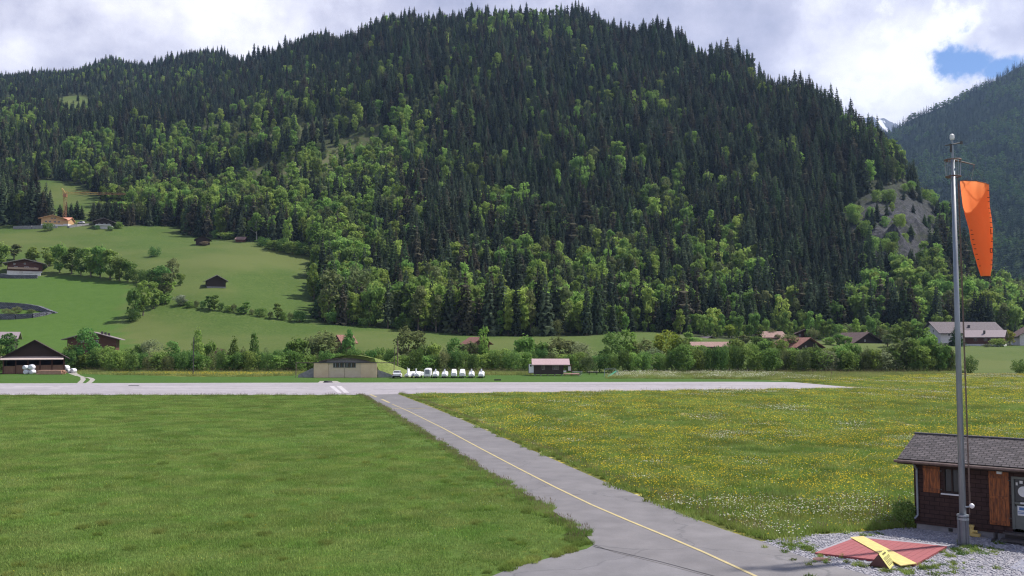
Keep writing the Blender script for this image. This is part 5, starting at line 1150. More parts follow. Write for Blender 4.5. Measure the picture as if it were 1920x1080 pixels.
g = flat(933, 713.5); mk = thing('runway_light', 'small dark low fixture on the grass by the far runway edge', 'light', g[:2] + (0,)); B((0, 0, .12), (1.3, .5, .24)).build('housing', 'black', mk); B((0, -.27, .14), (.3, .04, .12)).build('lens', 'glass', mk)
g = flat(615, 717.5); mk = thing('drain_cover', 'dark drain opening at the runway edge before the hangar', 'drain', g[:2] + (0,)); MB().tube((0, 0, 0), (0, 0, .3), .9, .7, 12).build('frame', 'black', mk); MB().tube((0, 0, .3), (0, 0, .34), .5, n=12).build('grate', 'darksteel', mk)

# --- club hut with deck
def club():
    y0 = flat(1030, 705)[1]; s = y0 / F; X = lambda px: (px - 960) * s; Z = lambda py: (705 - py) * s; xc = X(1028)
    root = thing('clubhouse', 'dark boarded hut on stilts with pink roof and white door at its left end', 'hut', (xc, y0, 0))
    d = 4.2; x0, x1 = X(1001) - xc, X(1056) - xc; zb, ze, zr = Z(702), Z(682.5), Z(673.5)
    mb = MB(); mb.box(((x0 + x1) / 2, d / 2, (zb + ze) / 2), (x1 - x0, d, ze - zb)); n = [(x1, 0, ze), (x1, d, ze), (x1, d / 2, zr - .1)]
    mb.quads([(x0, 0, ze), (x0, d, ze), (x0, d / 2, zr - .1)] + n, [(0, 1, 2), (5, 4, 3)]); mb.box((X(991) + (X(1001) - X(991)) / 2 - xc, d * .4, (zb + .25 + ze - .1) / 2), (X(1001) - X(991), d * .7, ze - zb - .3)); mb.build('wall', 'club', root)
    mb = MB(); a = (X(997) - xc, X(1068) - xc)
    for sy, y in ((0, -.5), (1, d + .5)):
        P = [(a[0], y, ze - .15), (a[1], y, ze - .15), (a[1], d / 2, zr + .06), (a[0], d / 2, zr + .06)]; mb.slab(P if sy == 0 else P[::-1], .14)
    mb.build('roof', 'pinkmetal', root)
    dr = B((X(996) - xc, d * .05 - .05, (Z(699) + Z(683)) / 2), (X(1001) - X(991) - .1, .08, Z(683) - Z(699))).build('door', 'whitepaint', root); B((X(995) - xc, d * .05 - .1, Z(686)), (.35, .04, .35)).build('window', 'glass', dr)
    for (a_, b_) in ((1016, 1021), (1036, 1042), (1042.5, 1047)): window(root, ((X(a_) + X(b_)) / 2 - xc, 0, Z(689)), X(b_) - X(a_), Z(684.5) - Z(693), 'f', 'greywood')
    for px in (1003, 1014, 1027, 1040, 1053): B((X(px) - xc, .2, zb / 2), (.2, .2, zb)).build('stilt', 'greywood', root)
    xe = X(1071) - xc
    MB().box(((x1 + xe) / 2, .4, Z(688)), (xe - x1, .1, .12)).box(((x1 + xe) / 2, .3, ze - .2), (xe - x1 + .3, 1.4, .12)).box((xe, .1, (Z(701) + ze) / 2), (.12, .12, ze - Z(701) - .24)).build('porch', 'redwood', root)
    B((X(1068) - xc, .3, Z(691)), (X(1071) - X(1065), .08, Z(687) - Z(695))).build('porch_panel', 'whitepaint', root)
    B((X(1058.5) - xc, .2, Z(696.5)), (X(1061.5) - X(1055.5), .1, Z(695) - Z(698.3))).build('porch_panel', 'whitepaint', root)
    mb = MB().box(((X(1056) + X(1086)) / 2 - xc, .9, Z(701.4)), (X(1086) - X(1056), 4.0, .16))
    for px in (1058, 1071, 1084): mb.box((X(px) - xc, -.8, Z(701.4) / 2), (.12, .12, Z(701.4)))
    mb.build('deck', 'deck', root)
    a = Vector((X(1081) - xc, -1.1, Z(702))); b = Vector((X(1089) - xc, -1.4, .03)); MB().slab([(a.x, a.y + .5, a.z), (a.x, a.y - .4, a.z), (b.x, b.y - .4, b.z), (b.x, b.y + .5, b.z)], .06).build('ramp', 'greywood', root)
M['club'] = mat('dark_painted_boards', (0.035, 0.026, 0.022), (0.055, 0.04, 0.034), 1.5, .8, .3, stretch=(1, 1, 9))
M['pinkmetal'] = mat('pinkish_sheet_metal', (0.42, 0.30, 0.30), (0.36, 0.24, 0.25), 1, .5, stretch=(8, 1, 1))
M['deck'] = mat('reddish_decking', (0.34, 0.18, 0.15), (0.26, 0.13, 0.11), 2, .8)
club()
def picnic(px, py, D, lab, m='darkwood', top='greywood'):
    g = atY(px, py, D); root = thing('picnic_table', lab, 'table', (g[0], g[1], 0), .1)
    mb = MB()
    for i in range(4): mb.box((0, -.36 + i * .24, .76), (2.4, .21, .05))
    mb.build('table_top', top, root)
    for sx in (-1, 1): MB().box((sx * .85, 0, .68), (.09, 1.0, .09)).box((sx * .85, 0, .42), (.09, 1.7, .08)).tube((sx * .85, -.62, 0), (sx * .85, -.2, .7), .05, n=4).tube((sx * .85, .62, 0), (sx * .85, .2, .7), .05, n=4).build('leg', m, root)
    for sy in (-1, 1): B((0, sy * .72, .46), (2.4, .28, .05)).build('bench', m, root)
picnic(1082, 702, 212, 'blue-grey picnic table beside the deck of the dark hut', 'greypaint', 'greypaint'); picnic(1112, 702, 213, 'dark picnic table on the grass between the deck and the green slide')
def play():
    y0 = flat(1146, 706)[1]; s = y0 / F; g = flat(1145, 706); root = thing('swing_frame', 'pale metal swing frame beside the green slide', 'swing', g[:2] + (0,)); Z = lambda py: (706 - py) * s
    mb = MB(); x0, x1 = -11 * s, 9 * s; mb.tube((x0, 0, Z(692)), (x1, 0, Z(692)), .05, n=6); mb.build('crossbar', 'steel', root)
    for x in (x0, x1):
        for dy in (-.8, .8): MB().tube((x, 0, Z(692)), (x + (-.15 if x < 0 else .15), dy, 0), .04, n=6).build('leg', 'steel', root)
    for xx in (-6, -2): MB().tube((xx * s - .2, 0, Z(692)), (xx * s - .2, 0, .5), .012, n=4).tube((xx * s + .2, 0, Z(692)), (xx * s + .2, 0, .5), .012, n=4).box((xx * s, 0, .48), (.45, .2, .04)).build('swing_seat', 'darksteel', root)
    g = flat(1150, 708.5); root = thing('slide', 'pale green playground slide sloping down to the left', 'slide', g[:2] + (0,)); 
    a, b, c = Vector((6.5 * s, .5, 12 * s)), Vector((-6 * s, -.3, .45)), Vector((-9.5 * s, -.5, .25))
    mb = MB(); w = Vector((.12, -.38, 0)); up = Vector((0, 0, .16))
    for p, q in ((a, b), (b, c)):
        mb.quads([p - w, p + w, q + w, q - w], [(0, 1, 2, 3)]); mb.quads([p - w, q - w, q - w + up, p - w + up], [(0, 1, 2, 3)]); mb.quads([p + w, q + w, q + w + up, p + w + up], [(0, 1, 2, 3)])
    mb.build('chute', 'green', root)
    mb = MB(); 
    for dy in (-.35, .35): mb.tube((6.5 * s + .0, .5 + dy, 12 * s + .3), (6.5 * s + .7, .5 + dy, 0), .035, n=5)
    for i in range(4): t = (i + .5) / 4; mb.tube((6.5 * s + .7 * t, .15, (12 * s) * (1 - t)), (6.5 * s + .7 * t, .85, (12 * s) * (1 - t)), .025, n=4)
    mb.build('ladder', 'steel', root)
play()

# ------------------------------------------------------------------ the windsock mast, its hut and the signal panel
def mast():
    g = flat(1807, 1024); Y = g[1]; root = thing('windsock_mast', 'tall grey steel mast with ring basket and lamp beside the shingled hut', 'mast', (g[0], Y, 0))
    Z = lambda py: zrow(Y, py); H = Z(300); s = Y / F
    MB().tube((0, 0, .9), (0, 0, H), 6.1 * s, 3.6 * s, 20).build('pole', 'steel', root, smooth=True)
    zt = Z(968); mb = MB().tube((0, 0, .03), (0, 0, zt), 7.2 * s, n=20)
    for k in range(8):
        a = k * math.pi / 4 + .2; mb.box((math.cos(a) * 8.3 * s, math.sin(a) * 8.3 * s, zt / 2), (3.2 * s, .9 * s, zt - .04), rz=a)
    st = mb.build('base_sleeve', 'sleeve', root)
    MB().tube((0, 0, zt), (0, 0, zt + .06), 10.5 * s, n=20).tube((0, 0, zt - .12), (0, 0, zt - .04), 10.2 * s, n=20).build('flange', 'steel', st); MB().tube((0, 0, 0), (0, 0, .035), 11.5 * s, n=20).build('foot_plate', 'rust', st)
    # winch light on the shaft
    MB().tube((.05, -.1, Z(950)), (.22, -.16, Z(948)), .028, n=8).build('bracket', 'steel', root)
    rr = []
    c = Vector((.24, -.17, Z(947))); 
    for t in np.linspace(-1, 1, 7):
        rr.append([(c.x + math.cos(a) * .085 * math.sqrt(max(.02, 1 - t * t)), c.y + math.sin(a) * .085 * math.sqrt(max(.02, 1 - t * t)), c.z + t * .09) for a in np.linspace(0, 6.283, 12, endpoint=False)])
    MB().loft(rr).build('winch_housing', 'whitepaint', root, smooth=True)
    # ropes
    for (dx, py0, py1) in ((.135, 335, 965), (.165, 345, 950)): MB().tube((dx, -.06, Z(py0)), (dx + .06, -.1, Z(py1)), .014, n=5).build('rope', 'rust', root)
    # ring basket
    def ring(z, r, tr, nm='ring'):
        mb = MB(); n = 24
        for i in range(n):
            a, b = 2 * math.pi * i / n, 2 * math.pi * (i + 1) / n; mb.tube((math.cos(a) * r, math.sin(a) * r, z), (math.cos(b) * r, math.sin(b) * r, z), tr, n=5, caps=False)
        return mb
    for py, r in ((300, .27), (331, .24)):
        mb = ring(Z(py), r, .028)
        for k in range(3): a = k * 2.094 + .4; mb.tube((0, 0, Z(py)), (math.cos(a) * r, math.sin(a) * r, Z(py)), .018, n=4)
        mb.build('ring', 'rust', root)
    mb = MB()
    for k in range(10): a = k * .628; mb.tube((math.cos(a) * .27, math.sin(a) * .27, Z(300)), (math.cos(a) * .24, math.sin(a) * .24, Z(331)), .011, n=4)
    mb.build('basket_rods', 'steel', root)
    MB().tube((0, 0, H), (0, 0, Z(262)), .045, .03, 8).build('spigot', 'steel', root)
    MB().tube((-.26, 0, Z(273)), (.30, -.03, Z(268)), .022, n=6).box((.31, -.03, Z(268)), (.07, .07, .1)).tube((-.06, 0, Z(285)), (-.06, 0, Z(272)), .03, n=6).build('sensor_bar', 'darksteel', root)
    lz = Z(262); MB().tube((0, 0, lz), (0, 0, lz + .05), .07, n=12).tube((0, 0, lz + .05), (0, 0, lz + .17), .085, .075, 12).tube((0, 0, lz + .17), (0, 0, lz + .21), .075, .03, 12).build('lamp', 'whitepaint', root)
    MB().tube((.05, 0, Z(300)), (.70, -.18, Z(311)), .03, .018, 6).tube((.66, -.17, Z(310)), (.66, -.17, Z(316)), .02, n=5).build('arm', 'rust', root)
    # the sock hangs limp from a hoop at the end of the arm
    s2 = thing('windsock', 'limp orange windsock with small black marks hanging from the mast arm', 'windsock', (g[0], Y - .25, 0))
    Yk = Y - .25; sk = Yk / F; Zk = lambda py: zrow(Yk, py); cx = lambda px, py: atY(px, py, Yk)[0] - g[0]
    rows = [(343, 1802, 1853, .16), (360, 1803, 1854, .155), (385, 1805, 1856, .15), (410, 1811, 1858.5, .145), (430, 1817, 1860, .14), (450, 1820, 1861, .135), (475, 1826, 1861.5, .125), (500, 1834, 1859.5, .11), (518, 1840, 1856.5, .10)]
    rings = []
    n = 36
    for (py, a, b, th) in rows:
        xa, xb = cx(a, py), cx(b, py); c = (xa + xb) / 2; r = (xb - xa) / 2; R2 = []
        for i in range(n):
            t = 2 * math.pi * i / n
            tilt = (math.cos(t) * -4.0) * sk if py < 350 else 0
            R2.append((c + math.cos(t) * r * (1 + .02 * math.sin(3 * t + py * .05)) + .012 * math.sin(7 * t + py * .08), math.sin(t) * (th + .12 * (py < 350)) * (1 + .13 * math.sin(4 * t + py * .06) + .07 * math.sin(9 * t - py * .04)) + .01 * math.sin(py * .1), Zk(py) - tilt * -1.0))
        rings.append(R2)
    MB().loft(rings, caps=False).build('sock', 'sock', s2, smooth=True)
    mb = MB(); r0 = rings[0]
    for i in range(n): mb.tube(r0[i], r0[(i + 1) % n], .013, n=5, caps=False)
    mb.build('hoop', 'brown', s2)
    r1 = rings[-1]; mb = MB()
    for i in range(n): mb.tube(r1[i], r1[(i + 1) % n], .008, n=4, caps=False)
    mb.build('tail_hem', 'brown', s2)
    mid = Vector((.66, -.17 + .25, Z(316))); mb = MB()
    for i in (0, 12, 24): mb.tube(mid, r0[i], .006, n=4)
    mb.build('bridle', 'darksteel', s2)
    # black stitches and letters along the seam
    def edge(py, which):
        A = np.interp(py, [r[0] for r in rows], [r[which] for r in rows]); th = np.interp(py, [r[0] for r in rows], [r[3] for r in rows]); return A, th
    mb = MB()
    def tick(px, py, w, h):
        a, b = edge(py, 1)[0], edge(py, 2)[0]; th = edge(py, 1)[1]; c = (a + b) / 2; rr_ = (b - a) / 2; q = max(-1, min(1, (px - c) / rr_)); y = -math.sqrt(max(0, 1 - q * q)) * th - .014
        mb.box((cx(px, py), y, Zk(py)), (w * sk, .01, h * sk))
    for py in (358, 371, 379, 391, 400, 409, 418, 427): tick(edge(py, 2)[0] - 4.0, py, 5, 1.1)
    for py in (432, 440, 450, 459, 467, 477, 487, 499): tick(edge(py, 1)[0] + 2.5, py, 4, 1.1)
    tick(1855, 434, 1, 9); tick(1856.5, 439, 4, 1.1); tick(1858, 453, 4, 1.1); tick(1858, 448, 1, 5)
    for (px, py, w, h) in ((1853.5, 470, 1, 7), (1859, 470, 1, 7), (1856, 466.5, 4, 1), (1856, 474, 4, 1), (1857, 488, 5, 1.1), (1856, 497, 5, 1.1)): tick(px, py, w, h)
    mb.build('lettering', 'black', s2)
M['sleeve'] = mat('grey_coated_steel', (0.20, 0.21, 0.24), (0.16, 0.17, 0.20), 3, .5, metal=.2)
def sockmat():
    m, nt, N, L = newmat('orange_sock_cloth'); out = N('ShaderNodeOutputMaterial'); d = N('ShaderNodeBsdfDiffuse'); t = N('ShaderNodeBsdfTranslucent'); x = N('ShaderNodeMixShader'); x.inputs[0].default_value = .6
    g = N('ShaderNodeTexCoord'); n = N('ShaderNodeTexNoise'); L(g.outputs['Object'], n.inputs[0]); n.inputs['Scale'].default_value = 3
    r = N('ShaderNodeMixRGB'); L(n.outputs[0], r.inputs[0]); r.inputs[1].default_value = (.97, .30, .11, 1); r.inputs[2].default_value = (.99, .35, .14, 1)
    L(r.outputs[0], d.inputs[0]); L(r.outputs[0], t.inputs[0]); L(d.outputs[0], x.inputs[1]); L(t.outputs[0], x.inputs[2]); L(x.outputs[0], out.inputs[0]); return m
M['sock'] = sockmat()
mast()

def hut():
    P0 = Vector(flat(1716, 992)); a = Vector((math.cos(R(-40)), math.sin(R(-40)), 0)); nb = Vector((-a.y, a.x, 0))    # nb points away from the camera
    rz = R(-40); LW, DP = 7.5, 3.6
    def on_wall(px, py, off=0.0):
        d = Vector(ray(px, py)); o = Vector((0, 0, CAM_H)); p0 = P0 - nb * off; t = (p0 - o).dot(nb) / d.dot(nb); q = o + d * t
        return (q - P0).dot(a), q.z
    root = thing('shingled_hut', 'brown shingled hut with orange-brown shutters cut off by the right edge', 'hut', P0, rz)
    ze = on_wall(1722, 858)[1]; zf = .22
    rt = 2.25; pitch = math.tan(R(19)); zr = ze + (DP / 2) * pitch
    mb = MB()
    (s0, zt), (s1, zb_) = on_wall(1768, 876), on_wall(1802, 927); sd = on_wall(1896, 900)[0]; sdz = on_wall(1896, 893)[1]
    # front wall built around the window and the door
    def seg(x0, x1, z0, z1): mb.box(((x0 + x1) / 2, .08, (z0 + z1) / 2), (x1 - x0, .16, z1 - z0))
    seg(0, s0, zf, ze); seg(s0, s1, zf, zb_); seg(s0, s1, zt, ze); seg(s1, sd, zf, ze); seg(sd, sd + .95, sdz, ze); seg(sd + .95, LW, zf, ze)
    mb.box((.08, DP / 2 + .08, (zf + ze) / 2), (.16, DP - .17, ze - zf)); mb.box((LW - .08, DP / 2 + .08, (zf + ze) / 2), (.16, DP - .17, ze - zf)); mb.box((LW / 2, DP - .08, (zf + ze) / 2), (LW - .34, .16, ze - zf))
    for x in (0.0, LW - .16): mb.quads([(x, 0, ze), (x, DP, ze), (x, DP / 2, zr), (x + .16, 0, ze), (x + .16, DP, ze), (x + .16, DP / 2, zr)], [(0, 2, 1), (3, 4, 5), (0, 3, 5, 2), (1, 2, 5, 4)])
    mb.build('wall', 'hutshingle', root)
    MB().box((LW / 2, .11, zf / 2 - .04), (LW - .08, .1, zf + .06)).box((.1, DP / 2, zf / 2 - .04), (.1, DP - .2, zf + .06)).build('foundation', 'concrete', root)
    B((1.25, .05, .12), (.14, .06, .12)).build('vent', 'black', root)
    ov, ovs = .45, .45; L0, L1 = -ovs, LW + ovs
    mb = MB()
    for sg in (0, 1):
        y, z = (-ov, ze - ov * pitch) if sg == 0 else (DP + ov, ze - ov * pitch)
        Pq = [(L0, y, z + .12), (L1, y, z + .12), (L1, DP / 2, zr + .12), (L0, DP / 2, zr + .12)]; mb.slab(Pq if sg == 0 else Pq[::-1], .09)
    rf = mb.build('roof', 'roofshingle', root)
    MB().tube((L0 - .02, DP / 2, zr + .12), (L1, DP / 2, zr + .12), .06, n=8).build('ridge_cap', 'darksteel', rf)
    MB().box(((L0 + L1) / 2, -ov - .01, ze - ov * pitch - .01), (L1 - L0, .03, .12)).build('fascia', 'darkwood', rf)
    gt = MB().tube((L0 - .1, -ov - .07, ze - ov * pitch + .03), (L1, -ov - .07, ze - ov * pitch + .03), .055, n=10).build('gutter', 'rust', root)
    for x in (.3, 2.6, 3.9, 5.4): B((x, -.34, ze - .12), (.07, .03, .05)).build('bracket', 'whitepaint', gt)
    x = .13; MB().tube((x, -ov - .05, ze - ov * pitch), (x, -.08, ze - .42), .04, n=8).tube((x, -.08, ze - .42), (x, -.08, .55), .04, n=8).tube((x, -.08, .55), (x - .1, -.16, .42), .04, n=8).build('downpipe', 'steel', root)
    # window with sill, shutter boards
    w = window_local = None
    fr = MB(); k = .06
    fr.box(((s0 + s1) / 2, .03, zt - k / 2), (s1 - s0, .08, k)); fr.box(((s0 + s1) / 2, .03, zb_ + k / 2), (s1 - s0, .08, k)); fr.box((s0 + k / 2, .03, (zt + zb_) / 2), (k, .08, zt - zb_ - 2 * k)); fr.box((s1 - k / 2, .03, (zt + zb_) / 2), (k, .08, zt - zb_ - 2 * k)); fr.box(((s0 + s1) / 2, .035, (zt + zb_) / 2), (.05, .07, zt - zb_ - 2 * k))
    wo = fr.build('window', 'darkwood', root); B(((s0 + s1) / 2, .07, (zt + zb_) / 2), (s1 - s0 - .06, .02, zt - zb_ - .06)).build('pane', 'glass', wo)
    B(((s0 + s1) / 2, -.05, zb_ - .03), (s1 - s0 + .14, .14, .045)).build('sill', 'whitepaint', wo)
    B((s0 + .22, .12, (zt + zb_) / 2), (.3, .015, zt - zb_ - .2)).build('curtain', 'darkwood', wo)
    def shutter(px0, px1, py0, py1, nm='shutter'):
        (x0, z1), (x1, z0) = on_wall(px0, py0, .06), on_wall(px1, py1, .06); mb = MB(); nbd = max(3, round((x1 - x0) / .13)); wv = (x1 - x0) / nbd
        for i in range(nbd): mb.box((x0 + wv * (i + .5), -.045, (z0 + z1) / 2), (wv - .006, .03, z1 - z0))
        o = mb.build(nm, 'orangewood', root); c = MB()
        for f in ((.12, .88) if z1 - z0 < 1.4 else (.06, .52, .90)): c.box(((x0 + x1) / 2, -.075, z0 + (z1 - z0) * f), (x1 - x0 - .01, .03, .085))
        c.build('cross_batten', 'orangewood', o)
        for f in (.15, .85): B((x1 + .02, -.07, z0 + (z1 - z0) * f), (.09, .03, .04)).build('hinge', 'darksteel', o)
    shutter(1730, 1763, 873, 925); shutter(1853, 1894, 883, 987)
    # door with posters
    z0 = .42; dz = sdz; x0 = sd; x1 = sd + .95
    fo = MB().box((x0 + .04, .03, (z0 + dz) / 2), (.08, .1, dz - z0)).box((x1 - .04, .03, (z0 + dz) / 2), (.08, .1, dz - z0)).box(((x0 + x1) / 2, .03, dz - .04), (x1 - x0 - .16, .1, .08)).box(((x0 + x1) / 2, .04, z0 + (dz - z0) * .50), (x1 - x0 - .16, .06, .07)).box(((x0 + x1) / 2, .05, z0 + (dz - z0) * .22), (x1 - x0 - .16, .05, (dz - z0) * .42)).build('door', 'doorgrey', root)
    B(((x0 + x1) / 2, .09, z0 + (dz - z0) * .5), (x1 - x0 - .1, .02, dz - z0 - .1)).build('pane', 'glass', fo)
    zc = z0 + (dz - z0) * .72; mb = MB().tube((x0 + .38, .07, zc), (x0 + .38, .062, zc), .19, n=24); mb.build('poster', 'poster', fo)
    MB().box((x0 + .3, .066, zc + .33), (.1, .01, .1)).box((x0 + .16, .066, zc + .26), (.06, .01, .1)).box((x0 + .5, .066, zc + .3), (.09, .01, .16)).build('sticker', 'poster', fo)
    MB().box((x0 + .42, .012, z0 + (dz - z0) * .36), (.5, .012, .34)).build('poster', 'poster', fo); MB().box((x0 + .36, .002, z0 + (dz - z0) * .40), (.26, .008, .10)).box((x0 + .36, .002, z0 + (dz - z0) * .34), (.36, .008, .02)).box((x0 + .36, .002, z0 + (dz - z0) * .315), (.36, .008, .02)).build('print', 'blue', fo)
    MB().box((x0 + .42, .012, z0 + (dz - z0) * .505), (.3, .012, .06)).build('label_strip', 'poster', fo)
    B((x0 - .35, -.10, sdz + .12), (.16, .2, .1)).build('lamp', 'poster', root)
    # steps
    mb = MB(); 
    for i, (zz, yy) in enumerate(((.36, -.28), (.18, -.66))): mb.box(((x0 + x1) / 2 + .25, yy, zz - .04), (1.9, .36, .07)); mb.box((x0 - .5, yy, (zz - .08) / 2), (.06, .34, zz - .08)); mb.box((x0 + .7, yy, (zz - .08) / 2), (.06, .34, zz - .08))
    mb.box(((x0 + x1) / 2 + .25, -.12, .13), (1.9, .04, .26)); mb.build('steps', 'darksteel', root)
    # small yellow thing on the gravel against the wall
    d = Vector(flat(1822, 1006)); fh = thing('yellow_hydrant', 'small yellow fitting standing on the gravel beside the mast foot', 'hydrant', d, rz)
    MB().tube((0, 0, 0), (0, 0, .34), .07, n=10).box((0, 0, .38), (.16, .16, .08)).build('body', 'yellowpaint', fh); MB().tube((0, -.02, .2), (.2, -.02, .2), .045, n=8).box((.14, -.02, .08), (.3, .2, .1)).build('outlet', 'yellowpaint', fh); B((.34, -.02, .02), (.4, .12, .03)).build('wooden_stand', 'greywood', fh)
M['hutshingle'] = brickmat('brown_wall_shingles', (0.060, 0.034, 0.030), (0.050, 0.028, 0.026), (0.022, 0.013, 0.012), .36, .16, 'XZ', .8, .4, .012)
M['roofshingle'] = brickmat('grey_brown_shingles', (0.105, 0.09, 0.097), (0.055, 0.048, 0.053), (0.02, 0.018, 0.02), .26, .15, 'XY', .8, .8, .018)
M['doorgrey'] = mat('grey_green_door', (0.16, 0.17, 0.16), (0.12, 0.13, 0.12), 3, .6)
hut()

def signals():
    z = .09; c = [flat(1528, 1036, z), flat(1606, 1007, z), flat(1776, 1024, z), flat(1716, 1058, z)]
    root = thing('signal_panel', 'large faded red square ground panel with a yellow diagonal bar', 'ground panel', (0, 0, 0)); cx = Vector(((c[0][0] + c[2][0]) / 2, (c[0][1] + c[2][1]) / 2, 0)); root.location = cx
    loc = lambda p: (p[0] - cx.x, p[1] - cx.y, p[2])
    n = 14
    A, Bq, Cq, Dq = [Vector(loc(p)) for p in (c[0], c[1], c[2], c[3])]; mb = MB()
    for i in range(n):
        t0, t1 = i / n + .0015, (i + 1) / n - .0015; mb.slab([A.lerp(Dq, t0), A.lerp(Dq, t1), Bq.lerp(Cq, t1), Bq.lerp(Cq, t0)], .07)
    mb.build('board', 'redpaint', root)
    y = [flat(1594, 1007, z + .03), flat(1619, 1005, z + .03), flat(1719, 1056, z + .03), flat(1689, 1060, z + .03)]
    MB().slab([loc(p) for p in (y[0], y[3], y[2], y[1])], .028).build('diagonal_bar', 'yellowpaint', root)
    # tent-shaped notice
    f0, f1 = Vector(flat(1627, 1063)), Vector(flat(1668, 1069)); d = f1 - f0; back = Vector(flat(1681, 1057)) - f1; s = f0.y / F; h = Vector((0, 0, 25 * s * 1.02))
    r = thing('notice_sign', 'small tent-shaped sign with a yellow notice in front of the red panel', 'sign', f0)
    o = Vector((0, 0, 0)); apex = d * .5 + h; b2 = back
    MB().quads([o, d, apex, b2, d + b2, apex + b2], [(0, 1, 2), (5, 4, 3), (0, 2, 5, 3), (0, 3, 4, 1)]).build('body', 'brown', r)
    nrm = (b2.cross(apex - d)).normalized(); nrm = nrm if nrm.x > 0 else -nrm; e = nrm * .012
    q = [d + b2 * .02, d + b2 * .98, apex + b2 * .98, apex + b2 * .02]; pl = MB().slab([p + e for p in q], .0).poly([p + e for p in q]); MB().poly([p + e for p in q]).build('notice_board', 'noticeyellow', r)
    U = (q[1] - q[0]); W = (q[3] - q[0]); O = q[0] + nrm * .018; mb = MB(); rr_ = random.Random(2)
    def ln(u0, u1, v, t):
        mb.poly([O + U * u0 + W * v, O + U * u1 + W * v, O + U * u1 + W * (v + t), O + U * u0 + W * (v + t)])
    for (u0, u1) in ((.3, .38), (.42, .5), (.54, .60), (.64, .72)): ln(u0, u1, .80, .10)
    for v in (.64, .58, .52, .44, .38, .32, .24, .18):
        u = .15
        while u < .82: w_ = rr_.uniform(.05, .16); ln(u, min(u + w_, .88), v, .028); u += w_ + .04
    mb.build('lettering', 'stain', r)
    g = flat(1541, 1051); mc = thing('manhole_cover', 'round rusty manhole cover in the asphalt before the red panel', 'manhole', g[:2] + (0.024,)); MB().tube((0, 0, 0), (0, 0, .012), .34, n=28).build('rim', 'concrete', mc); MB().tube((0, 0, .012), (0, 0, .02), .29, n=28).build('lid', 'rustlid', mc)
    sl = kind(MB().slab([flat(1893, 1064, .03), flat(1925, 1074, .03), flat(1950, 1052, .03), flat(1915, 1048, .03)], .03).build('grey_rectangle', 'greypaint'), 'structure')  # flat grey rectangle lying on the gravel
M['rustlid'] = mat('rusty_lid', (0.16, 0.07, 0.06), (0.11, 0.05, 0.045), 12, .8)
M['noticeyellow'] = mat('yellow_notice', (0.62, 0.58, 0.20), (0.55, 0.50, 0.18), 8, .5)
signals()

# ------------------------------------------------------------------ grass, flowers, stones near the camera
def blade_patch(seed, n, size, h, w, col, lean=.35, flower=None, nf=0, fh=1.0, seedm=None, ns=0):
    rs = np.random.RandomState(seed); T = []; mi = []; mats = [col]
    x = rs.uniform(-size / 2, size / 2, (n, 2)); a = rs.uniform(0, 6.283, n); hh = h * rs.uniform(.5, 1.25, n); ln = rs.normal(0, lean, (n, 2)) * hh[:, None]; ww = w * rs.uniform(.6, 1.3, n)
    dx = np.cos(a) * ww / 2; dy = np.sin(a) * ww / 2
    for i in range(n):
        T += [(x[i, 0] - dx[i], x[i, 1] - dy[i], 0), (x[i, 0] + dx[i], x[i, 1] + dy[i], 0), (x[i, 0] + ln[i, 0], x[i, 1] + ln[i, 1], hh[i])]; mi.append(0)
    def heads(m, k, r, zz):
        mats.append(m); q = len(mats) - 1
        for _ in range(k):
            c = np.array([*rs.uniform(-size / 2, size / 2, 2), zz * rs.uniform(.7, 1.2)]); t = rs.uniform(0, 6.28); nrm = rs.normal(0, .35, 2)
            for j in range(3):
                a0, a1 = t + j * 2.094, t + (j + 1) * 2.094
                T.extend([c, c + np.array([math.cos(a0) * r, math.sin(a0) * r, nrm[0] * r + math.cos(a0) * r * nrm[1]]), c + np.array([math.cos(a1) * r, math.sin(a1) * r, nrm[0] * r + math.cos(a1) * r * nrm[1]])]); mi.append(q)
    if flower:
        for (m, k, r, zz) in flower: heads(m, k, r, zz)
    if seedm:
        mats.append(seedm); q = len(mats) - 1
        for _ in range(ns):
            c = rs.uniform(-size / 2, size / 2, 2); l = rs.normal(0, .08, 2); z1 = h * rs.uniform(1.5, 2.3); a0 = rs.uniform(0, 6.28); v = np.array([math.cos(a0), math.sin(a0), 0]) * .011
            b0 = np.array([c[0], c[1], 0]); b1 = np.array([c[0] + l[0], c[1] + l[1], z1]); k1 = b0 + (b1 - b0) * .72
            T.extend([b0 - v * .6, b0 + v * .6, b1]); mi.append(q); T.extend([k1 - v * 1.5, b1, k1 + v * 1.5]); mi.append(q)
    return tris_mesh('tuft', np.array(T), mats, mi)
M['blade'] = leafmat('lawn_blades', (0.18, 0.29, 0.065), (0.275, 0.345, 0.105), .35, .25, .5, .01)
M['bladetall'] = leafmat('meadow_blades', (0.20, 0.29, 0.065), (0.28, 0.33, 0.095), .35, .25, .5, .012)
M['seedhead'] = leafmat('reddish_seed_heads', (0.22, 0.17, 0.11), (0.26, 0.21, 0.13), .3, .2)
M['petalyellow'] = leafmat('yellow_petals', (0.85, 0.66, 0.05), (0.8, 0.6, 0.05), .4, .15, 2, .01)
M['petalwhite'] = leafmat('white_petals', (0.80, 0.80, 0.70), (0.7, 0.7, 0.55), .4, .15, 2, .005)
M['weed'] = leafmat('weed_leaves', (0.09, 0.15, 0.04), (0.13, 0.19, 0.055), .35, .3, 2)
lawn_shapes = [[blade_patch(1, 520, 1.7, .085, .022, 'blade')], [blade_patch(2, 520, 1.7, .11, .024, 'blade', flower=[('petalyellow', 1, .018, .10)])], [blade_patch(3, 560, 1.7, .13, .026, 'blade', flower=[('petalyellow', 3, .02, .12), ('petalwhite', 3, .016, .12)])],
               [blade_patch(4, 420, 1.0, .24, .028, 'blade', seedm='seedhead', ns=26)], [blade_patch(5, 300, .7, .30, .03, 'bladetall', .5)]]
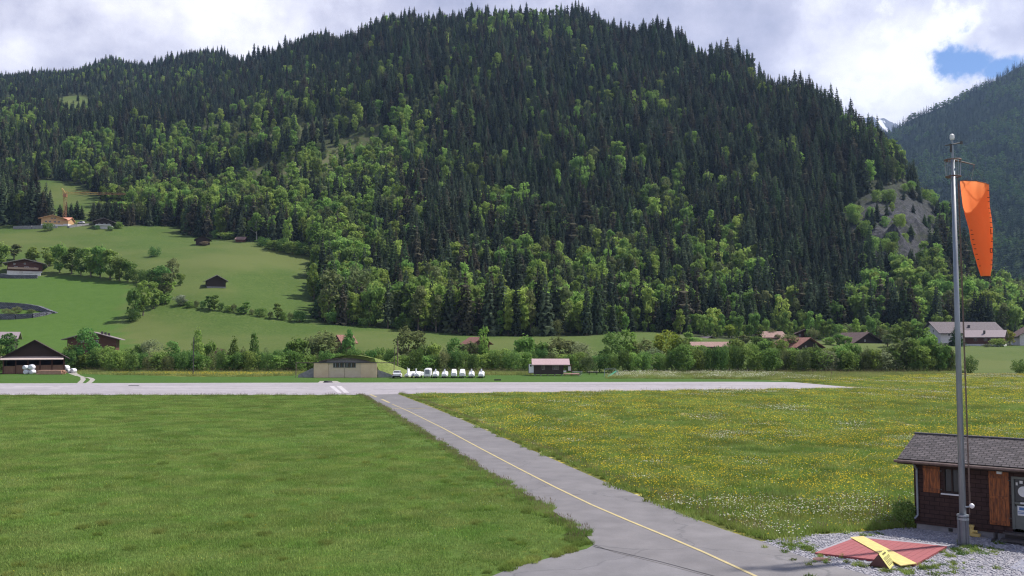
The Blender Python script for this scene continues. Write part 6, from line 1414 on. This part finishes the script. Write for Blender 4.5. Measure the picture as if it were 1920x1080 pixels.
mead_shapes = [[blade_patch(11, 520, 1.8, .24, .032, 'bladetall', flower=[('petalyellow', 16, .034, .28), ('petalwhite', 9, .032, .28)])], [blade_patch(12, 520, 1.8, .27, .032, 'bladetall', flower=[('petalyellow', 42, .036, .30)])],
               [blade_patch(13, 520, 1.8, .26, .032, 'bladetall', flower=[('petalwhite', 46, .036, .30), ('petalyellow', 12, .034, .28)], seedm='seedhead', ns=14)], [blade_patch(14, 560, 1.8, .22, .030, 'blade', flower=[('petalyellow', 3, .024, .22)])],
               [blade_patch(15, 300, .8, .40, .03, 'bladetall', .5, seedm='seedhead', ns=16)]]
def scatter(poly, y0, y1, step, xr, inset=.85):
    Y, X = np.meshgrid(np.arange(y0, y1, step), np.arange(xr[0], xr[1], step), indexing='ij'); Y = Y.ravel() + rng.uniform(-.35, .35, Y.size) * step; X = X.ravel() + rng.uniform(-.35, .35, X.size) * step
    k = np.abs(X / Y) < .72
    for ox, oy in ((-inset, 0), (inset, 0), (0, inset * .8), (0, -inset * .8)): a_, b_ = proj(X + ox, Y + oy, 0.0); k &= inside(a_, b_, poly)
    return X[k], Y[k], a_[k], b_[k]
X1, Y1, px1, py1 = scatter(LAWN, 21, 62, 1.15, (-46, 16)); X2, Y2, _, _ = scatter(LAWN, 62, 126, 1.7, (-92, 2), 1.1); X1 = np.r_[X1, X2]; Y1 = np.r_[Y1, Y2]
v = smooth_noise(X1, Y1, 6, 41) * .5 + smooth_noise(X1, Y1, 2.2, 42) * .6 + rng.uniform(-.7, .7, len(X1)); k1 = np.digitize(v, [-.25, .55]); S1 = np.stack([np.full(len(X1), 1.0)] * 3, 1) * rng.uniform(.85, 1.15, (len(X1), 1)) * np.where(Y1 > 62, 1.25, 1.0)[:, None]
# rough edge along the taxiway
ex, ey, ek, es = [], [], [], []
for i in range(len(LEFT_EDGE) - 1):
    a, b = Vector(flat(*LEFT_EDGE[i])), Vector(flat(*LEFT_EDGE[i + 1])); L_ = (b - a).length
    for t in np.arange(0, L_, .5): p = a.lerp(b, t / L_); ex.append(p.x - .25 + rng.uniform(-.35, .2)); ey.append(p.y + rng.uniform(-.3, .3)); ek.append(3); es.append(rng.uniform(.4, .9))
for a, b in (((1113, 1023), (1030, 1046)), ((1030, 1046), (960, 1065)), ((960, 1065), (890, 1092)), ((0, 742), (681, 742)), ((-400, 744), (0, 742))):
    a, b = Vector(flat(*a)), Vector(flat(*b)); L_ = (b - a).length
    for t in np.arange(0, L_, .55): p = a.lerp(b, t / L_); ex.append(p.x + rng.uniform(-.2, .2)); ey.append(p.y + (.25 if a.y < 60 else -.4) + rng.uniform(-.2, .2)); ek.append(4 if a.y < 60 else 3); es.append(rng.uniform(.5, 1.0) * (.7 if a.y < 60 else 1))
for _ in range(170):
    X_, Y_ = rng.uniform(-22, 8), rng.uniform(22, 60); px_, py_ = proj(X_, Y_, 0.)
    if inside(np.array([px_]), np.array([py_]), LAWN)[0]: ex.append(X_); ey.append(Y_); ek.append(4); es.append(rng.uniform(.35, .75))
ALLX = np.r_[X1, ex]; ALLY = np.r_[Y1, ey]; K = np.r_[k1, ek].astype(int); S = np.concatenate([S1, np.repeat(np.array(es)[:, None], 3, 1)])
instanced('grass', lawn_shapes, np.stack([ALLX, ALLY, np.full(len(ALLX), .005)], 1), K, S, rng.uniform(0, 6.28, len(ALLX)))
X1, Y1, _, _ = scatter(MEADOWF, 33, 75, 1.3, (-10, 62), .6); X2, Y2, _, _ = scatter(MEADOWF, 75, 215, 2.5, (-22, 165), 1.4); far_ = np.r_[np.zeros(len(X1)), np.ones(len(X2))]; X1 = np.r_[X1, X2]; Y1 = np.r_[Y1, Y2]
v = smooth_noise(X1, Y1, 9, 51) + smooth_noise(X1, Y1, 3, 52) * .7 + rng.uniform(-.5, .5, len(X1)) + np.clip((Y1 - 60) / 150, 0, .35); k2 = np.choose(np.digitize(v, [-.45, .0, .9]), [3, 0, 1, 2])
ng_ = (Y1 < 44) & (rng.rand(len(Y1)) < .55); k2 = np.where(ng_, 3, k2); ns_ = (Y1 < 42) & (X1 > 7) & (rng.rand(len(Y1)) < .6); k2 = np.where(ns_, 2, k2)
S2 = np.stack([np.ones(len(X1)) * np.where(far_ > 0, 1.6, 1)] * 2 + [np.ones(len(X1)) * np.where(far_ > 0, 1.15, 1)], 1) * rng.uniform(.85, 1.15, (len(X1), 1))
ex, ey, es = [], [], []
for pts in (RIGHT_EDGE[:11], [(1428, 1014), (1530, 1002), (1640, 995), (1712, 988)]):
    for i in range(len(pts) - 1):
        a, b = Vector(flat(*pts[i])), Vector(flat(*pts[i + 1])); L_ = (b - a).length
        for t in np.arange(0, L_, .6): p = a.lerp(b, t / L_); ex.append(p.x + .36 + rng.uniform(0, .25)); ey.append(p.y + .3 + rng.uniform(0, .3)); es.append(rng.uniform(.4, .62))
for _ in range(10): 
    p = Vector(flat(rng.uniform(1640, 1712), rng.uniform(950, 992))); ex.append(p.x); ey.append(p.y); es.append(rng.uniform(.5, .9))
instanced('meadow_grass', mead_shapes, np.stack([np.r_[X1, ex], np.r_[Y1, ey], np.full(len(X1) + len(ex), .005)], 1), np.r_[k2, np.full(len(ex), 4)].astype(int), np.concatenate([S2, np.repeat(np.array(es)[:, None], 3, 1)]), rng.uniform(0, 6.28, len(X1) + len(ex)))
# verge: short grass and the tall yellow strips before the hedge
YSTRIP = [(170, 700), (175, 690), (560, 692), (562, 700), (480, 707), (362, 706), (240, 700)]
sheet('tall_grass_strip', [(340, 706), (150, 699), (140, 694.8), (400, 690), (560, 690), (560, 703), (480, 706.5)], 0.016, M['tallmat'])
sheet('tall_grass_strip', [(1165, 708), (1180, 700), (1400, 699.8), (1800, 699.8), (1800, 700.5), (1515, 713), (1400, 711.5)], 0.016, M['tallmat'])
X1, Y1, p1, q1 = scatter([(150, 702), (160, 690), (560, 690), (570, 700), (560, 704), (480, 707), (362, 706)], 195, 262, 2.3, (-115, -30)); 
X2, Y2, _, _ = scatter([(1140, 710), (1160, 699), (1800, 692), (1800, 701), (1515, 714), (1400, 711.5)], 175, 262, 2.6, (20, 120)); X3, Y3, _, _ = scatter([(740, 700), (770, 692), (1000, 692), (1000, 703), (910, 704)], 205, 232, 2.0, (-25, 6))
X1 = np.r_[X1, X2, X3]; Y1 = np.r_[Y1, Y2, Y3]; pz = height(X1, Y1)
tall_shapes = [[blade_patch(61, 420, 3.0, .55, .07, 'bladepale', flower=[('petalyellow', 34, .06, .6)])], [blade_patch(62, 420, 3.0, .6, .07, 'bladepale', seedm='seedhead', ns=10)], [blade_patch(63, 420, 3.0, .6, .07, 'bladepale', flower=[('petalwhite', 50, .07, .62)])]]  if 'bladepale' in M else None
M['bladepale'] = leafmat('tall_pale_grass', (0.24, 0.30, 0.09), (0.32, 0.34, 0.12), .35, .2, .3, .01)
tall_shapes = [[blade_patch(61, 420, 3.0, .55, .07, 'bladepale', flower=[('petalyellow', 34, .06, .6)])], [blade_patch(62, 420, 3.0, .6, .07, 'bladepale', seedm='seedhead', ns=10)], [blade_patch(63, 420, 3.0, .6, .07, 'bladepale', flower=[('petalwhite', 50, .07, .62)])]]
kk = np.where((X1 < -20) & (Y1 < 215), 0, np.where((X1 > 15) & (X1 < 60) & (rng.rand(len(X1)) < .6), 2, 1))
instanced('tall_grass', tall_shapes, np.stack([X1, Y1, pz], 1), kk, np.ones((len(X1), 3)) * rng.uniform(.8, 1.3, (len(X1), 1)), rng.uniform(0, 6.28, len(X1)))
# gravel: loose stones and weeds
GR = [(1428, 1016)] + RIGHT_EDGE[11:] + [(1800, 1130), (2100, 1130), (2100, 1016), (1880, 1014), (1700, 990), (1640, 997), (1530, 1003), (1460, 1011)]
PAN = [(1524, 1037), (1604, 1004), (1780, 1023), (1718, 1062)]
def stones():
    X = rng.uniform(6, 24, 42000); Y = rng.uniform(24, 37, 42000); px, py = proj(X, Y, 0.); k = inside(px, py, GR) & ~inside(px, py, PAN); X, Y = X[k], Y[k]
    def st(seed, m):
        rs = np.random.RandomState(seed); mb = MB(); n = 6; rings = []
        for (z, r) in ((0, .7), (.35, 1.0), (.7, .65)): rings.append([(math.cos(a) * r * rs.uniform(.8, 1.15), math.sin(a) * r * rs.uniform(.6, 1.0), z * rs.uniform(.85, 1.1)) for a in np.linspace(0, 6.283, n, endpoint=False)])
        return mb.loft(rings).mesh('stone', m)
    kd = rng.randint(0, 4, len(X)); s = rng.uniform(.018, .055, len(X))[:, None] * np.ones((1, 3))
    M['stone1'] = mat('grey_stone', (0.22, 0.22, 0.25), (0.34, 0.33, 0.36), 3, .85, world=True); M['stone2'] = mat('pale_stone', (0.45, 0.44, 0.47), (0.30, 0.30, 0.32), 3, .85, world=True)
    instanced('gravel', [[st(1, 'stone1')], [st(2, 'stone2')], [st(3, 'stone1')], [st(4, 'stone1')]], np.stack([X, Y, np.full(len(X), .008)], 1), kd, s, rng.uniform(0, 6.28, len(X)))
    wx, wy = [], []
    for (px, py, n, sx, sy) in ((1500, 1030, 26, 20, 7), (1560, 1050, 30, 40, 7), (1640, 1066, 22, 25, 6), (1780, 1040, 34, 25, 9), (1820, 1028, 24, 18, 6), (1745, 1064, 18, 14, 6), (1800, 1066, 26, 30, 8), (1470, 1022, 14, 20, 5), (1855, 1036, 10, 14, 4), (1622, 1003, 10, 14, 2), (1515, 1024, 14, 8, 5), (1700, 1074, 16, 22, 4)):
        for _ in range(int(n * .6)): p = flat(px + rng.normal(0, sx), py + rng.normal(0, sy)); wx.append(p[0]); wy.append(p[1])
    sh = [[blade_patch(71, 60, .24, .08, .03, 'weed', .8)], [blade_patch(72, 40, .18, .11, .02, 'bladetall', .5)]]
    ppx, ppy = proj(np.array(wx), np.array(wy), 0.); ok = ~inside(ppx, ppy, PAN)
    wx, wy = np.array(wx)[ok], np.array(wy)[ok]
    instanced('weeds', sh, np.stack([wx, wy, np.full(len(wx), .012)], 1), rng.randint(0, 2, len(wx)), np.ones((len(wx), 3)) * rng.uniform(.6, 1.4, (len(wx), 1)), rng.uniform(0, 6.28, len(wx)))
stones()
plant('shrub', (flat(1706, 990)[0] - .1, flat(1706, 990)[1] + .1, 0), 'shrub1', 1.0, 1.3, 'low green weed bush growing at the left corner of the shingled hut', 'bush', None, ('foliage', 'stem'))
if HAZE: haze()
